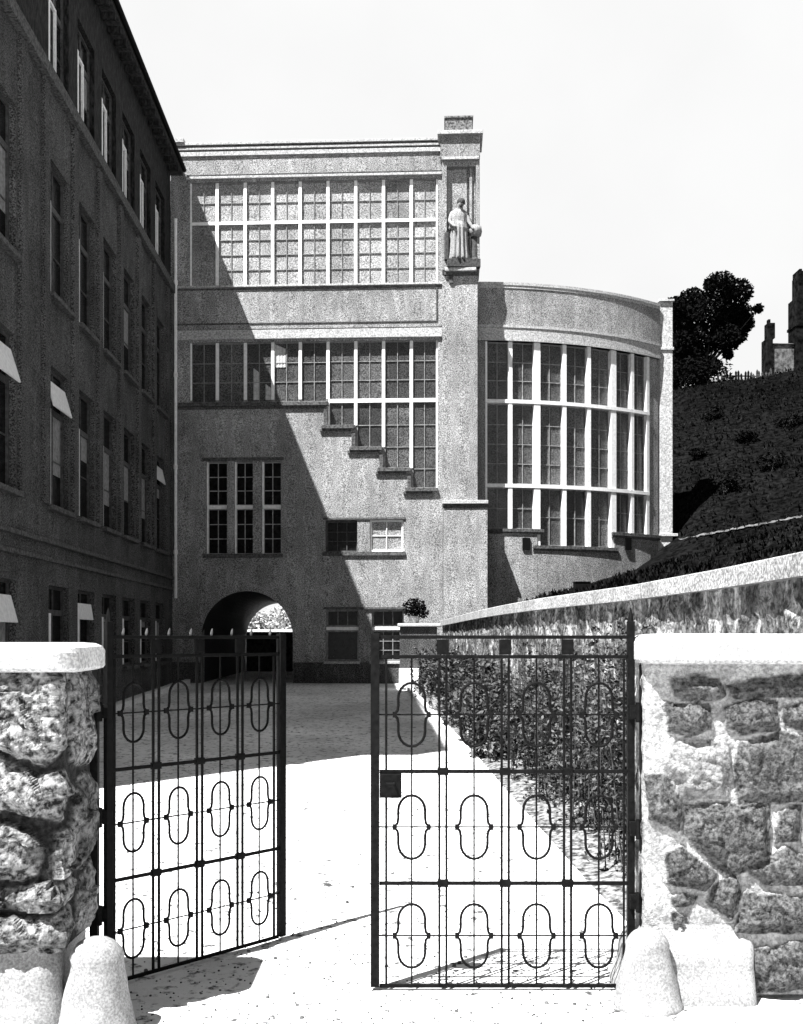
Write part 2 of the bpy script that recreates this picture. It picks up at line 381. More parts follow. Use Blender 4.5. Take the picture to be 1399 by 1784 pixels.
for k in range(9):
    a, b = UB[k], UB[k+1]; l = .05; r = .05
    h = (upm-up0)
    bwin(stair, FA, a, b, up0, upm, -.07, .055, 1, 3, FRAME_M, GLASS_F, bottom=.03, top=.045, mw=.016)
    bwin(stair, FA, a, b, upm, up1, -.07, .055, 1, 1, FRAME_M, GLASS_F, bottom=.05, top=.03, mw=.016)
    bwin(stair, FA, a, b, lo0, lo1, -.09, .055, 1, 2, FRAME_M, GLASS_M, bottom=.03 if k < 5 else .07, top=.03, mw=.02)
    if k >= 5:
        z = steps[k-5]; n = k-5
        hh = [lo0-.05-.62*(j+1) for j in range(n)]
        bwin(stair, FA, a, b, z, lo0, -.09, .055, 1, [q for q in hh if q > z+.15], FRAME_M, GLASS_M, bottom=.03, top=.04, mw=.02)
for k in range(10):      # white mullions and transoms stand proud of the frames
    a = UB[k]+(.002 if k == 0 else -.045); b = UB[k]+(.045 if k < 9 else -.002); zb = lo0 if k < 6 else steps[min(k-6, 3)]
    m = MB(); m.box(a, b, -.11, -.045, up0, upm-.045, FA); m.box(a, b, -.11, -.045, upm+.05, up1, FA); bpart(m, 'mullion', PAINT, stair, bevel=.006)
    m = MB(); m.box(a, b, -.13, -.065, lo0+.075, lo1, FA)
    if k >= 5: m.box(a, b, -.13, -.065, steps[0] if k == 5 else zb, lo0-.04, FA)
    bpart(m, 'mullion', PAINT, stair, bevel=.006)
m = MB(); m.box(UB[0], UB[9], -.11, -.05, upm-.043, upm+.048, FA); bpart(m, 'transom', PAINT, stair, bevel=.006)
m = MB(); m.box(UB[5], UB[9], -.13, -.068, lo0-.038, lo0+.073, FA); bpart(m, 'transom', PAINT, stair, bevel=.006)
# half-drawn curtains in the middle of the lower row
for (x0, x1, y0, y1) in ((441, 452, 640, 697), (462, 474, 668, 697), (478, 497, 598, 640)):
    u0, u1, z0, z1 = R(x0, x1, y0, y1); m = MB(); n = 7
    for j in range(n):
        a = u0+(u1-u0)*j/n; b = u0+(u1-u0)*(j+1)/n
        m.box(a, b-.004, -.124-.006*(j % 2), -.112-.008*(j % 2), z0+.03, z1-.02*j, FA)
    bpart(m, 'curtain', BLIND, stair)
for (u0, u1, z0, z1) in tri:
    zm = z0+(z1-z0)*.49
    bwin(stair, FA, u0, u1, z0, zm, -.16, .045, 1, 2, PAINT_D, GLASS, left=.06, right=.03, top=.02, bottom=.03)
    bwin(stair, FA, u0, u1, zm+.11, z1, -.16, .045, 1, 2, PAINT_D, GLASS, left=.06, right=.03, bottom=.02, top=.03)
    m = MB(); m.box(u0+.01, u1-.01, -.3, -.10, zm+.002, zm+.108, FA); bpart(m, 'transom', PAINT, stair, bevel=.01)
    m = MB(); m.box(u0+.002, u0+.05, -.155, -.12, z0, zm, FA); m.box(u0+.002, u0+.05, -.155, -.12, zm+.11, z1, FA); bpart(m, 'jamb', PAINT, stair)
ledge('lintel', [(tri[0][0]-.1, tri[2][1]+.08, .07, tri[0][3]+.02, tri[0][3]+.10)], TRIM_D)
ledge('window_sill', [(tri[0][0]-.05, tri[2][1]+.06, .10, tri[0][2]-.11, tri[0][2]-.005)], TRIM_D)
u0, u1, z0, z1 = dbl[0]; bwin(stair, FA, u0, u1, z0, z1, -.24, .05, 2, 2, FRAME_D, GLASS)  # dark frame colour stands in for the shadow over this left window
u0, u1, z0, z1 = dbl[1]; bwin(stair, FA, u0, u1, z0, z1, -.05, .05, 1, 1, PAINT, GLASS_F)
ledge('lintel', [(dbl[0][0]-.06, dbl[1][1]+.06, .03, z1+.004, z1+.07)], TRIM_D)
ledge('window_sill', [(dbl[0][0]-.08, dbl[1][1]+.06, .05, z0-.12, z0-.004)], TRIM_D)
for i, (u0, u1, z0, z1) in enumerate(grd):
    zm = z0+(z1-z0)*.60
    bwin(stair, FA, u0, u1, zm+.10, z1, -.20, .05, 2, 0, FRAME_M, GLASS)
    bwin(stair, FA, u0, u1, z0, zm, -.14, .05, 0 if i == 0 else 2, 0 if i == 0 else 2, FRAME_M, GLASS)
    m = MB(); m.box(u0, u1, -.3, -.09, zm+.002, zm+.098, FA); bpart(m, 'transom', PAINT, stair, bevel=.01)
    ledge('window_sill', [(u0-.05, u1+.05, .10, z0-.07, z0-.004)], TRIM)
ledge('lintel', [(grd[0][0]-.06, grd[1][1]+.06, .05, grd[0][3]+.004, grd[0][3]+.07)], TRIM_D)
for a, b in ((AC+AR+.02, ue), (UL+.02, AC-AR-.02)):
    m = MB(); m.box(a, b, -.2, .05, GZ, Zc(1154), FA); bpart(m, 'plinth', STUCCO_D, stair)
# pilaster with its niche, cap and chimney stub
PF = .42
pu0, pu1 = FA.U(771), FA.U(831)
def pbox(mb, x0, x1, d0, d1, y0, y1): mb.box(FA.U(x0), FA.U(x1), d0, d1, Zp(y1), Zp(y0), FA)
def Zp(py): return FA.Z(805, py)
pil = MB()
pbox(pil, 771, 832, -.6, PF, 489, 876)
pbox(pil, 773, 849, -.6, PF+.06, 888, 1190)
pbox(pil, 768, 836, -.6, PF-.02, 248, 284)
# upper shaft: frame round a stepped niche
pbox(pil, 771, 779, -.6, PF-.05, 290, 478); pbox(pil, 829, 835.5, -.6, PF-.05, 290, 478); pbox(pil, 779.2, 828.8, -.6, PF-.06, 290, 300)
pbox(pil, 779.2, 814, -.6, .20, 300.2, 478); pbox(pil, 814.2, 818, -.6, .12, 300.2, 478); pbox(pil, 818.2, 823, -.6, .26, 300.2, 478); pbox(pil, 823.2, 828.8, -.6, .2, 300.2, 478)
bpart(pil, 'pilaster', STUCCO, stair, bevel=.012)
m = MB(); pbox(m, 763, 841, -.65, PF+.08, 241, 247.7); pbox(m, 770, 834.5, -.6, PF+.01, 284.3, 289.7); bpart(m, 'pilaster_cap', TRIM, stair, bevel=.01)
m = MB(); pbox(m, 776, 829.5, -.2, PF+.14, 477.8, 484); bpart(m, 'statue_ledge', TRIM, stair, bevel=.015)
m = MB(); pbox(m, 774.5, 831.5, -.2, PF+.07, 484.3, 489.3); pbox(m, 783, 790, -.1, PF+.05, 489.6, 503); bpart(m, 'ledge_bracket', TRIM_D, stair, bevel=.01)
m = MB(); pbox(m, 771, 850, -.6, PF+.13, 875.8, 882); bpart(m, 'pilaster_band', TRIM, stair, bevel=.01)
m = MB(); pbox(m, 773, 849.5, -.6, PF+.09, 882.3, 887.7); bpart(m, 'pilaster_band', TRIM_D, stair, bevel=.01)
m = MB(); pbox(m, 776, 823, -.55, PF-.1, 216, 240.8); pbox(m, 774.5, 824.5, -.58, PF-.07, 212, 215.8); bpart(m, 'chimney', BRICK, stair, bevel=.01)

# ------------------------------------------------------------------ curved wing
RR = 9.2
cA = at(846, 0, 29.25); CCX, CCY = cA.x-.25, 29.25+RR
def hitc(px):
    k = (px-CX)/FPX; a = 1+k*k; b = -2*(CCX*k+CCY); c = CCX**2+CCY**2-RR**2
    Y = (-b-math.sqrt(b*b-4*a*c))/(2*a); return math.asin((k*Y-CCX)/RR), Y
def pc(th, d, z): return Vector((CCX+(RR+d)*math.sin(th), CCY-(RR+d)*math.cos(th), z))
def Zr(px, py): return EYE+(HY-py)/FPX*hitc(px)[1]
TH0, TH1 = hitc(836)[0]-.05, hitc(1150)[0]
rot = empty('rotunda_wing', pc(TH0, 0, 2.0)); 
tag(rot, 'rounded building right of the statue pillar glazed between white posts under a curved parapet', 'building')
MU = [hitc(x)[0] for x in (846, 890, 937, 985, 1028, 1071, 1104, 1131)]
z_top = Zr(950, 499.5); z_head = Zr(950, 597); zt1 = Zr(900, 699); zt2 = Zr(900, 846); zs_hi = Zr(900, 921); zs_lo = Zr(1010, 952)
GR = 2.0
def arc_band(mb, t0, t1, d0, d1, z0, z1, n=None):
    n = n or max(2, int((t1-t0)/.02))
    for k in range(n):
        a = t0+(t1-t0)*k/n; b = t0+(t1-t0)*(k+1)/n
        mb.quad(pc(a,d1,z0), pc(b,d1,z0), pc(b,d1,z1), pc(a,d1,z1)); mb.quad(pc(a,d1,z1), pc(b,d1,z1), pc(b,d0,z1), pc(a,d0,z1)); mb.quad(pc(a,d0,z0), pc(b,d0,z0), pc(b,d1,z0), pc(a,d1,z0))
    for t in (t0, t1): mb.quad(pc(t,d0,z0), pc(t,d1,z0), pc(t,d1,z1), pc(t,d0,z1))
m = MB()
arc_band(m, TH0, TH1, -.4, 0, z_head, z_top-.02); arc_band(m, TH0, MU[0], -.4, .0, GR, z_head-.001); arc_band(m, MU[-1]+.01, TH1, -.4, -.06, GR, z_head-.001)
arc_band(m, MU[0]+.0005, MU[2]-.001, -.4, 0, GR, zs_hi-.02); arc_band(m, MU[2], MU[5], -.4, 0, GR, zs_lo-.02); arc_band(m, MU[5]+.001, MU[-1]+.0095, -.4, 0, GR, zs_hi-.03)
for k in range(24):      # roof deck, and the wing's body behind
    a = TH0+(TH1-TH0)*k/24; b = TH0+(TH1-TH0)*(k+1)/24
    m.quad(pc(a,-.38,z_top-.3), pc(b,-.38,z_top-.3), pc(b,-6,z_top-.3), pc(a,-6,z_top-.3)); m.quad(pc(a,-6,GR), pc(b,-6,GR), pc(b,-6,z_top), pc(a,-6,z_top))
for t in (TH0, TH1): m.quad(pc(t,-.3,GR), pc(t,-6,GR), pc(t,-6,z_top), pc(t,-.3,z_top))
bpart(m, 'wall', STUCCO, rot, fix=False)
m = MB(); arc_band(m, TH0, TH1, -.42, .035, z_top-.02, z_top+.06); arc_band(m, TH0, TH1, -.3, .018, z_top-.10, z_top-.025); bpart(m, 'coping', TRIM, rot, fix=False)
zm0, zm1 = z_head+.02, Zr(950, 570)
m = MB(); arc_band(m, TH0, TH1, -.2, .045, zm1-.07, zm1); arc_band(m, TH0, TH1, -.2, .025, zm0+.06, zm1-.073); arc_band(m, TH0, TH1, -.2, .04, zm0-.02, zm0+.057); bpart(m, 'string_course', TRIM, rot, fix=False)
def chord(t0, t1, d): return Frame(pc(t0, d, 0)[:2], pc(t1, d, 0)[:2])
def clen(t0, t1, d): return (pc(t1, d, 0)-pc(t0, d, 0)).length
for k in range(7):
    t0, t1 = MU[k], MU[k+1]; F = chord(t0, t1, -.14); L = clen(t0, t1, -.14)
    low = zs_lo if 2 <= k <= 4 else zs_hi
    for (a, b, n) in ((zt1+.05, z_head, 2), (zt2+.05, zt1-.05, 3), (low, zt2-.05, 1)):
        par(window(F, .04, L-.04, a, b, 0, .035, 1, n, None, FRAME_M, GLASS_M, mw=.022), rot)
for k, t in enumerate(MU):
    low = zs_lo if 2 <= k <= 5 else zs_hi
    m = MB(); w = .060 if k != 2 and k != 5 else .095
    if k in (0, 7): w = .06
    ang = w/RR
    for (a, b) in ((zt1+.052, z_head-.002), (zt2+.052, zt1-.052), (low, zt2-.052)): arc_band(m, t-ang, t+ang, -.22, -.03, a, b, 2)
    bpart(m, 'mullion', PAINT, rot, fix=False)
for z in (zt1, zt2):
    m = MB(); arc_band(m, MU[0]-.004, MU[-1]+.006, -.22, -.015, z-.05, z+.05, 40); bpart(m, 'transom', PAINT, rot, fix=False)
for (t0, t1, z, ) in ((MU[0]-.02, MU[2]+.02, zs_hi), (MU[2]-.015, MU[5]+.012, zs_lo), (MU[5]-.01, TH1, zs_hi-.01)):
    m = MB(); arc_band(m, t0, t1, -.2, .045, z-.09, z-.003); arc_band(m, t0, t1, -.2, .028, z-.15, z-.095); bpart(m, 'window_sill', TRIM_D, rot, fix=False)
for px in (917, 1094):
    t, Y = hitc(px); m = MB(); arc_band(m, t-.012, t+.012, -.1, .045, Zr(px, 958), Zr(px, 937), 2); bpart(m, 'overflow_spout', IRON, rot, fix=False)
# end pier
def pier_box(mb, x0, x1, y0, y1, dY0, dY1):
    Y = 31.35; a = at(x0, y1, Y); b = at(x1, y0, Y); mb.box(a.x, b.x, Y+dY0, Y+dY1, a.z, b.z)
m = MB(); pier_box(m, 1149, 1172, 527, 980, -.05, .9); bpart(m, 'end_pier', TRIM, rot, bevel=.02)
m = MB(); pier_box(m, 1147, 1174, 523, 526.8, -.12, .95); bpart(m, 'pier_cap', TRIM, rot, bevel=.01)
for q in ((1147.5, 1173.5, 606, 611, -.09, .93), (1147.5, 1180, 930, 935, -.12, .95)): m = MB(); pier_box(m, *q); bpart(m, 'pier_band', TRIM, rot, bevel=.01)

# ------------------------------------------------------------------ long dark wing on the left
LW = Frame((P0[0]-.028*(9.0-29.3), 9.0), P0)     # u = distance from its near end
LEN = (Vector(P0)-LW.o).length
def Lu(Y): return (Y-9.0)*LEN/20.3
LZ_E = 14.9
left = empty('school_wing', LW(LEN/2, 0, .2))
tag(left, 'long dark four storey building in shade on the left with ranks of tall windows', 'building')
WY = [9.8+1.78*k for k in range(3)]+[15.22]+[18.1+1.78*k for k in range(6)]
WW = 1.2
rows = [('D', 1.15, 2.71), ('C', 4.12, 6.6), ('B', 7.85, 10.25), ('A', 11.72, 13.75)]
holes = []
for Y in WY:
    for (_, z0, z1) in rows: holes.append((round(Lu(Y), 4), round(Lu(Y)+WW, 4), z0, z1))
m = MB(); wall_sheet(m, LW, 0, LEN+.6, -.1, 11.5, holes, 0, .3)
m.quad(LW(0,0,-.1), LW(0,-13,-.1), LW(0,-13,15), LW(0,0,15)); m.quad(LW(0,-13,-.1), LW(LEN,-13,-.1), LW(LEN,-13,15), LW(0,-13,15)); m.quad(LW(LEN+.6,0,-.1), LW(LEN+.6,-13,-.1), LW(LEN+.6,-13,15), LW(LEN+.6,0,15))
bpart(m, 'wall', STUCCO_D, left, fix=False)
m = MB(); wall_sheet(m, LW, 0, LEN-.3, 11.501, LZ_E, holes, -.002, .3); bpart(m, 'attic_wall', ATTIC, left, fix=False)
ev = .30
m = MB()
m.box(-.4, LEN-.02, -.6, ev, LZ_E-.02, LZ_E+.16, LW)
m.quad(LW(-.4,ev,LZ_E+.161), LW(LEN-.02,ev,LZ_E+.161), LW(LEN-.02,-6.5,LZ_E+5), LW(-.4,-6.5,LZ_E+5)); m.quad(LW(-.4,-13.4,LZ_E), LW(LEN-.02,-13.4,LZ_E), LW(LEN-.02,-6.5,LZ_E+5), LW(-.4,-6.5,LZ_E+5))
for u in (-.39, LEN-.03): m.quad(LW(u,ev,LZ_E+.16), LW(u,-6.5,LZ_E+5), LW(u,-13.4,LZ_E))
bpart(m, 'roof', ROOFT, left, fix=False)
m = MB(); m.box(-.38, Lu(20.4), -.5, ev-.01, LZ_E+.165, LZ_E+1.25, LW); bpart(m, 'parapet', STUCCO_D, left, bevel=.02)  # unseen wall added out of view to lengthen the courtyard shadow
m = MB(); m.tube([LW(-.3,ev+.06,LZ_E+.1), LW(LEN-.1,ev+.06,LZ_E+.1)], .06, 8); bpart(m, 'gutter', IRON, left)
for k in range(40): m = MB(); m.box(.1+k*.5, .2+k*.5, 0.02, ev-.02, LZ_E-.16, LZ_E-.025, LW); bpart(m, 'eave_bracket', ATTIC, left)
for (z0, z1, d, mm) in ((11.46, 11.70, .13, TRIM_D), (3.42, 3.50, .10, TRIM_D), (3.12, 3.2, .06, TRIM_D)):
    m = MB(); m.box(0, LEN-.25, -.05, d, z0, z1, LW); bpart(m, 'string_course', mm, left, bevel=.01)
m = MB()       # raised vertical strips on the piers
us = [Lu(Y) for Y in WY]
for i, u in enumerate(us):
    a = u+WW+.10; b = (us[i+1] if i+1 < len(us) else LEN)-.10
    if b-a > .9:
        m.box(a, a+.3, -.02, .07, 4.1, 11.44, LW); m.box(b-.3, b, -.02, .07, 4.1, 11.44, LW)
    else: m.box(a+.04, b-.04, -.02, .07, 4.1, 11.44, LW)
bpart(m, 'pilaster_strips', STUCCO_D, left, bevel=.01)
def flap(root, Y, zt, h, deg):      # open top-hung ventilator sash, coloured white for the sky its pane reflects
    a = math.radians(deg); u0 = Lu(Y)+.06; u1 = u0+WW-.12; q = MB()
    def T(u, s, e): return LW(u, -.08+math.sin(a)*s+math.cos(a)*e, zt-math.cos(a)*s+math.sin(a)*e)
    q.hexa([T(u0,0,0), T(u1,0,0), T(u1,h,0), T(u0,h,0), T(u0,0,.03), T(u1,0,.03), T(u1,h,.03), T(u0,h,.03)])
    bpart(q, 'open_sash', PAINT, root, bevel=.005)
OPEN = {(3, 'C'): (.55, 17), (4, 'C'): (.5, 16), (9, 'C'): (.42, 13), (3, 'D'): (.45, 15), (5, 'D'): (.32, 9)}
for i, Y in enumerate(WY):
    for (nm, z0, z1) in rows:
        u = Lu(Y); zm = z1-(z1-z0)*.30
        op = OPEN.get((i, nm))
        bright = nm in 'AC' or (nm == 'B')
        w = bwin(left, LW, u, u+WW, z0, zm, -.10, .06, 1, 1, FRAME_D, GLASS, left=.05, top=.05, bottom=.05)
        bwin(left, LW, u, u+WW, zm+.002, z1, -.10, .05, 1, 0, FRAME_D, GLASS)
        q = MB(); q.box(u+.004, u+(.10 if nm == 'A' else .15), -.097, -.004, z0+.03, zm-.02, LW)
        if nm == 'A': q.box(u+.57, u+.61, -.097, -.05, z0+.03, zm, LW); q.box(u+.08, u+.555, -.097, -.05, zm-.06, zm-.002, LW)
        bpart(q, 'casement_edge', PAINT, left)
        q = MB(); q.box(u-.06, u+WW+.06, -.2, .12, z0-.09, z0-.004, LW); bpart(q, 'window_sill', TRIM_D, left, bevel=.006)
        rv = random.Random(i*17+ord(nm)*3); kind = rv.random()
        if kind < .5:      # blinds drawn to different heights, a few half curtains
            q = MB(); hb = rv.uniform(.12, .7)*(zm-z0); q.box(u+.16, u+WW-.07, -.139, -.136, zm-hb, zm-.02, LW); bpart(q, 'blind', FRAME_M, left)
        if op: flap(left, Y, z1-.25, *op)
m = MB(); pts = [LW(LEN-.16, .12, z) for z in (2.9, 5, 8, 11, 13.6)]; m.tube(pts, .045, 8)
for z in (4.2, 6.6, 9.2, 11.8): m.tube([LW(LEN-.16, .12, z-.06), LW(LEN-.16, .12, z+.06)], .062, 8)
bpart(m, 'drainpipe', PAINT, left, smooth=False)

# ------------------------------------------------------------------ statue on the pillar ledge
def statue():
    zb = Zp(477.6); b = FA(FA.U(800), .34, zb); root = empty('statue', b, math.radians(2.5))
    tag(root, 'weathered stone statue of a robed figure standing on the pillar ledge beside a short post', 'statue')
    k = 1.0
    bm = bmesh.new()
    J = {'pel': (0,0,1.02), 'wst': (-.01,-.02,1.2), 'che': (-.02,-.05,1.45), 'nek': (.01,-.09,1.64), 'hd1': (.03,-.14,1.74), 'hd2': (.04,-.15,1.86),
         'ls': (-.2,-.04,1.52), 'le': (-.29,-.12,1.24), 'lw': (-.18,-.26,1.05), 'lh': (-.12,-.29,1.0), 'rs': (.19,-.03,1.5), 're': (.29,-.1,1.22), 'rw': (.38,-.17,1.03), 'rh': (.41,-.19,.97),
         'lk': (-.1,-.04,.55), 'lf': (-.1,.0,.08), 'lt': (-.11,-.14,.04), 'rk': (.1,-.09,.56), 'rf': (.12,-.03,.08), 'rt': (.14,-.17,.04), 'lhp': (-.1,0,.95), 'rhp': (.1,0,.95)}
    RAD = {'pel': .17, 'wst': .155, 'che': .17, 'nek': .07, 'hd1': .105, 'hd2': .10, 'ls': .085, 'le': .06, 'lw': .042, 'lh': .045, 'rs': .085, 're': .06, 'rw': .042, 'rh': .045, 'lk': .085, 'lf': .055, 'lt': .05, 'rk': .085, 'rf': .055, 'rt': .05, 'lhp': .11, 'rhp': .11}
    E = ['pel-wst','wst-che','che-nek','nek-hd1','hd1-hd2','che-ls','ls-le','le-lw','lw-lh','che-rs','rs-re','re-rw','rw-rh','pel-lhp','lhp-lk','lk-lf','lf-lt','pel-rhp','rhp-rk','rk-rf','rf-rt']
    me = bpy.data.meshes.new('body'); ks = list(J); me.from_pydata([J[q] for q in ks], [tuple(ks.index(x) for x in e.split('-')) for e in E], [])
    o = bpy.data.objects.new('body', me); COL.objects.link(o); o.parent = root
    sk = o.modifiers.new('skin', 'SKIN')
    for i, q in enumerate(ks):
        me.skin_vertices[0].data[i].radius = (RAD[q], RAD[q]); me.skin_vertices[0].data[i].use_root = (q == 'pel')
    sub = o.modifiers.new('sub', 'SUBSURF'); sub.levels = 2; sub.render_levels = 2
    me.materials.append(STATUE)
    # pleated gown from the hips to the ankles and a loose smock over the chest
    g = MB(); prof = [(.20,1.22),(.235,1.1),(.25,.9),(.26,.6),(.28,.3),(.31,.1),(.30,.06)]
    def pleat(w, z):
        a = (w+PI/2+PI) % (2*PI)-PI; dip = sum(math.exp(-((a-c)/.12)**2) for c in (-.42, .12, .62, 1.3, -1.1))
        return 1.04-.34*dip*min(1, max(0, (1.2-z)/.5))+.03*math.sin(w*13)
    g.lathe([(r*.98, z) for r, z in prof], 72, (0,-.02,0), pleat); g.build('gown', STATUE, root, smooth=True)
    g = MB(); prof = [(.27,1.0),(.275,1.08),(.235,1.22),(.235,1.36),(.235,1.5),(.17,1.6),(.09,1.66)]
    def fold(w, z): return 1+.05*math.sin(w*5+z*6)+.03*math.sin(w*11-z*9)
    i0 = len(g.v); g.lathe(prof, 48, (-.01,-.05,0), fold)
    for i in range(i0, len(g.v)):
        x, y, z = g.v[i]; g.v[i] = (x*1.05, (y+.05)*.72-.05, z-.12*(x+.2)*(z < 1.15))
    g.build('smock', STATUE, root, smooth=True)
    # head details: hair cap, nose, beard
    h = MB(); h.lathe([(.03,.135),(.09,.11),(.118,.05),(.122,-.02),(.105,-.06)], 20, (.045,-.125,1.83)); h.build('hair', STATUE_D, root, smooth=True)
    h = MB(); h.lathe([(.012,.03),(.02,0),(.024,-.025),(.012,-.032)], 8, (.04,-.258,1.79)); h.lathe([(.035,.02),(.05,-.02),(.03,-.075),(.01,-.09)], 12, (.035,-.22,1.72)); h.build('face', STATUE_D, root, smooth=True)
    # post with a bundle the figure leans on
    p = MB(); p.lathe([(.14,0),(.15,.1),(.12,.16),(.11,.7),(.12,.86)], 16, (.47,.02,0)); p.build('post', STATUE_D, root)
    p = MB(); p.lathe([(.10,.82),(.17,.86),(.19,1.0),(.17,1.14),(.08,1.18)], 18, (.47,.0,0), lambda w, z: 1+.08*math.sin(3*w+8*z)); p.build('bundle', STATUE, root, smooth=True)
    p = MB(); p.box(-.36, .60, -.26, .2, -.205, .05); p.build('base', STATUE_D, root, bevel=.01)
    p = MB(); p.box(-.43, -.30, -.1, .12, .056, .92); p.build('back_slab', STATUE_D, root, bevel=.03)
    for c in root.children: c.location.z = .21
    root.scale = (.95, .95, .89)
statue()

# ------------------------------------------------------------------ gate pillars
def perimeter(pts, rad, step):
    """walk a 2-D polyline with rounded corners: [(x, y, nx, ny, s)], the outside on the right hand"""
    out = []; P = [Vector(p) for p in pts]; path = []
    for i in range(len(P)):
        if 0 < i < len(P)-1:
            a = (P[i-1]-P[i]).normalized(); b = (P[i+1]-P[i]).normalized(); s, e = P[i]+a*rad, P[i]+b*rad; c = P[i]+a*rad+b*rad
            for k in range(7):
                w = PI/2*k/6; path.append(c-b*rad*math.cos(w)-a*rad*math.sin(w))
        else: path.append(P[i])
    fine = []
    for a, b in zip(path, path[1:]):
        n = max(1, round((b-a).length/step)); fine += [a+(b-a)*k/n for k in range(n)]
    fine.append(path[-1]); s = 0
    for i, p in enumerate(fine):
        t = (fine[min(i+1, len(fine)-1)]-fine[max(i-1, 0)]).normalized()
        if i: s += (p-fine[i-1]).length
        out.append((p.x, p.y, t.y, -t.x, s))
    return out
def relief(per, z0, z1, step, fn):
    m = MB(); m.a = []; nz_ = max(2, round((z1-z0)/step)); zs = [z0+(z1-z0)*k/nz_ for k in range(nz_+1)]
    for z in zs:
        for (x, y, nx, ny, s) in per:
            h, mo = fn(x, y, z, s); m.v.append((x+nx*h, y+ny*h, z)); m.a.append(mo)
    n = len(per)
    for j in range(len(zs)-1):
        for i in range(n-1): m.f.append((j*n+i, j*n+i+1, (j+1)*n+i+1, (j+1)*n+i))
    return m
def poly_sd(x, y, P):      # signed distance, positive inside
    d = 1e9; c = False; j = len(P)-1
    for i in range(len(P)):
        xi, yi = P[i]; xj, yj = P[j]
        ex, ey = xj-xi, yj-yi; wx, wy = x-xi, y-yi; t = min(max((wx*ex+wy*ey)/(ex*ex+ey*ey+1e-9), 0), 1)
        d = min(d, math.hypot(wx-ex*t, wy-ey*t))
        if (yi > y) != (yj > y) and x < (xj-xi)*(y-yi)/(yj-yi)+xi: c = not c
        j = i
    return d if c else -d
def nf(x, y, z, f, o=5): return noise.fractal(Vector((x*f, y*f, z*f)), .9, 2.1, o)
def facet(s, z, f, amp, k=1.0):
    d, p = noise.voronoi(Vector((s*f, .37, z*f*k))); c = p[0]; g = noise.noise_vector(c*37.7)
    return amp*(g.x*(s*f-c.x)*1.6+g.z*(z*f*k-c.z)*1.6+g.y*.7)
def cap_stone(name, root, x0, x1, y0, y1, z0, z1, round_left, round_right):
    """thick coping slab with a bull-nosed end"""
    m = MB(); n = 10; pts = []
    h = (y1-y0)/2; r = .10
    def corner(cx, cy, a0): return [(cx+r*math.cos(a0+PI/2*k/n), cy+r*math.sin(a0+PI/2*k/n)) for k in range(n+1)]
    pts += corner(x1-r, y1-r, 0)+corner(x0+r, y1-r, PI/2)+corner(x0+r, y0+r, PI)+corner(x1-r, y0+r, 1.5*PI)
    rows_ = []; q = .03
    for (ins, z) in ((q, z0), (.008, z0+.008), (0, z0+.02), (0, z1-.04), (.010, z1-.018), (.035, z1-.004), (.08, z1)):
        cx, cy = (x0+x1)/2, (y0+y1)/2; base = len(m.v)
        for (x, y) in pts:
            X = x-ins*(1 if x > cx else -1); Y = y-ins*(1 if y > cy else -1)
            m.v.append((X, Y, z+.006*noise.noise(Vector((x*5, y*5, z*9))))); 
        rows_.append(base)
    k_ = len(pts)
    for a, b in zip(rows_, rows_[1:]):
        for i in range(k_): m.f.append((a+i, a+(i+1)%k_, b+(i+1)%k_, b+i))
    m.f.append(tuple(rows_[0]+i for i in range(k_))[::-1]); m.f.append(tuple(rows_[-1]+i for i in range(k_)))
    return bpart(m, name, CONC, root, smooth=False, bevel=0)
# right pillar: polygonal stones set in wide pale mortar
YF = 5.15
def zz(v): return [(CX*0+600+.571*a, 1050+.571*b) for a, b in v]
STN = [[(1000,240),(1075,228),(1140,240),(1150,285),(1060,300),(1010,282)], [(1165,262),(1280,236),(1460,222),(1560,240),(1550,290),(1300,283),(1190,290)],
 [(985,312),(1110,315),(1112,385),(1045,405),(992,385)], [(1165,322),(1240,302),(1312,306),(1320,378),(1215,402),(1172,372)], [(1340,325),(1399,310),(1480,318),(1490,375),(1400,388),(1350,372)],
 [(1015,418),(1165,432),(1166,590),(1030,592),(983,505)], [(1210,432),(1330,397),(1440,428),(1470,520),(1455,600),(1200,602),(1193,500)], [(930,532),(978,528),(1025,605),(1020,692),(940,655)],
 [(1045,620),(1290,616),(1292,780),(1185,832),(1125,792),(1038,700)], [(1330,642),(1385,620),(1380,722),(1318,728)], [(983,762),(1030,750),(1130,832),(1098,872),(990,852)],
 [(1230,812),(1340,752),(1400,780),(1480,800),(1470,862),(1280,852)], [(1132,862),(1188,840),(1212,892),(1180,962),(1113,912)], [(1000,902),(1035,890),(1072,898),(1062,922),(1012,922)], [(1003,946),(1042,960),(1052,1002),(1010,988)],
 [(1225,888),(1399,902),(1480,930),(1470,1000),(1198,1002)], [(1252,1062),(1399,1036),(1520,1080),(1500,1165),(1262,1182),(1228,1105)],
 [(1410,640),(1500,630),(1520,740),(1400,740)], [(1490,420),(1600,400),(1620,600),(1480,610)]]
STN = [[((px-CX)/FPX*YF, EYE+(HY-py)/FPX*YF) for px, py in zz(s)] for s in STN]
STN += [[(x+1.22, z) for x, z in P] for P in STN[:17] if min(q[0] for q in P)+1.22 > 2.42]      # the wall runs on past the frame
for i_ in range(8): STN.append([(2.30+.012*(i_ % 3)+a*.13, .30+i_*.17+b*.15) for a, b in ((.1,.05),(.8,0),(1,.5),(.85,.95),(.2,1),(0,.5))])
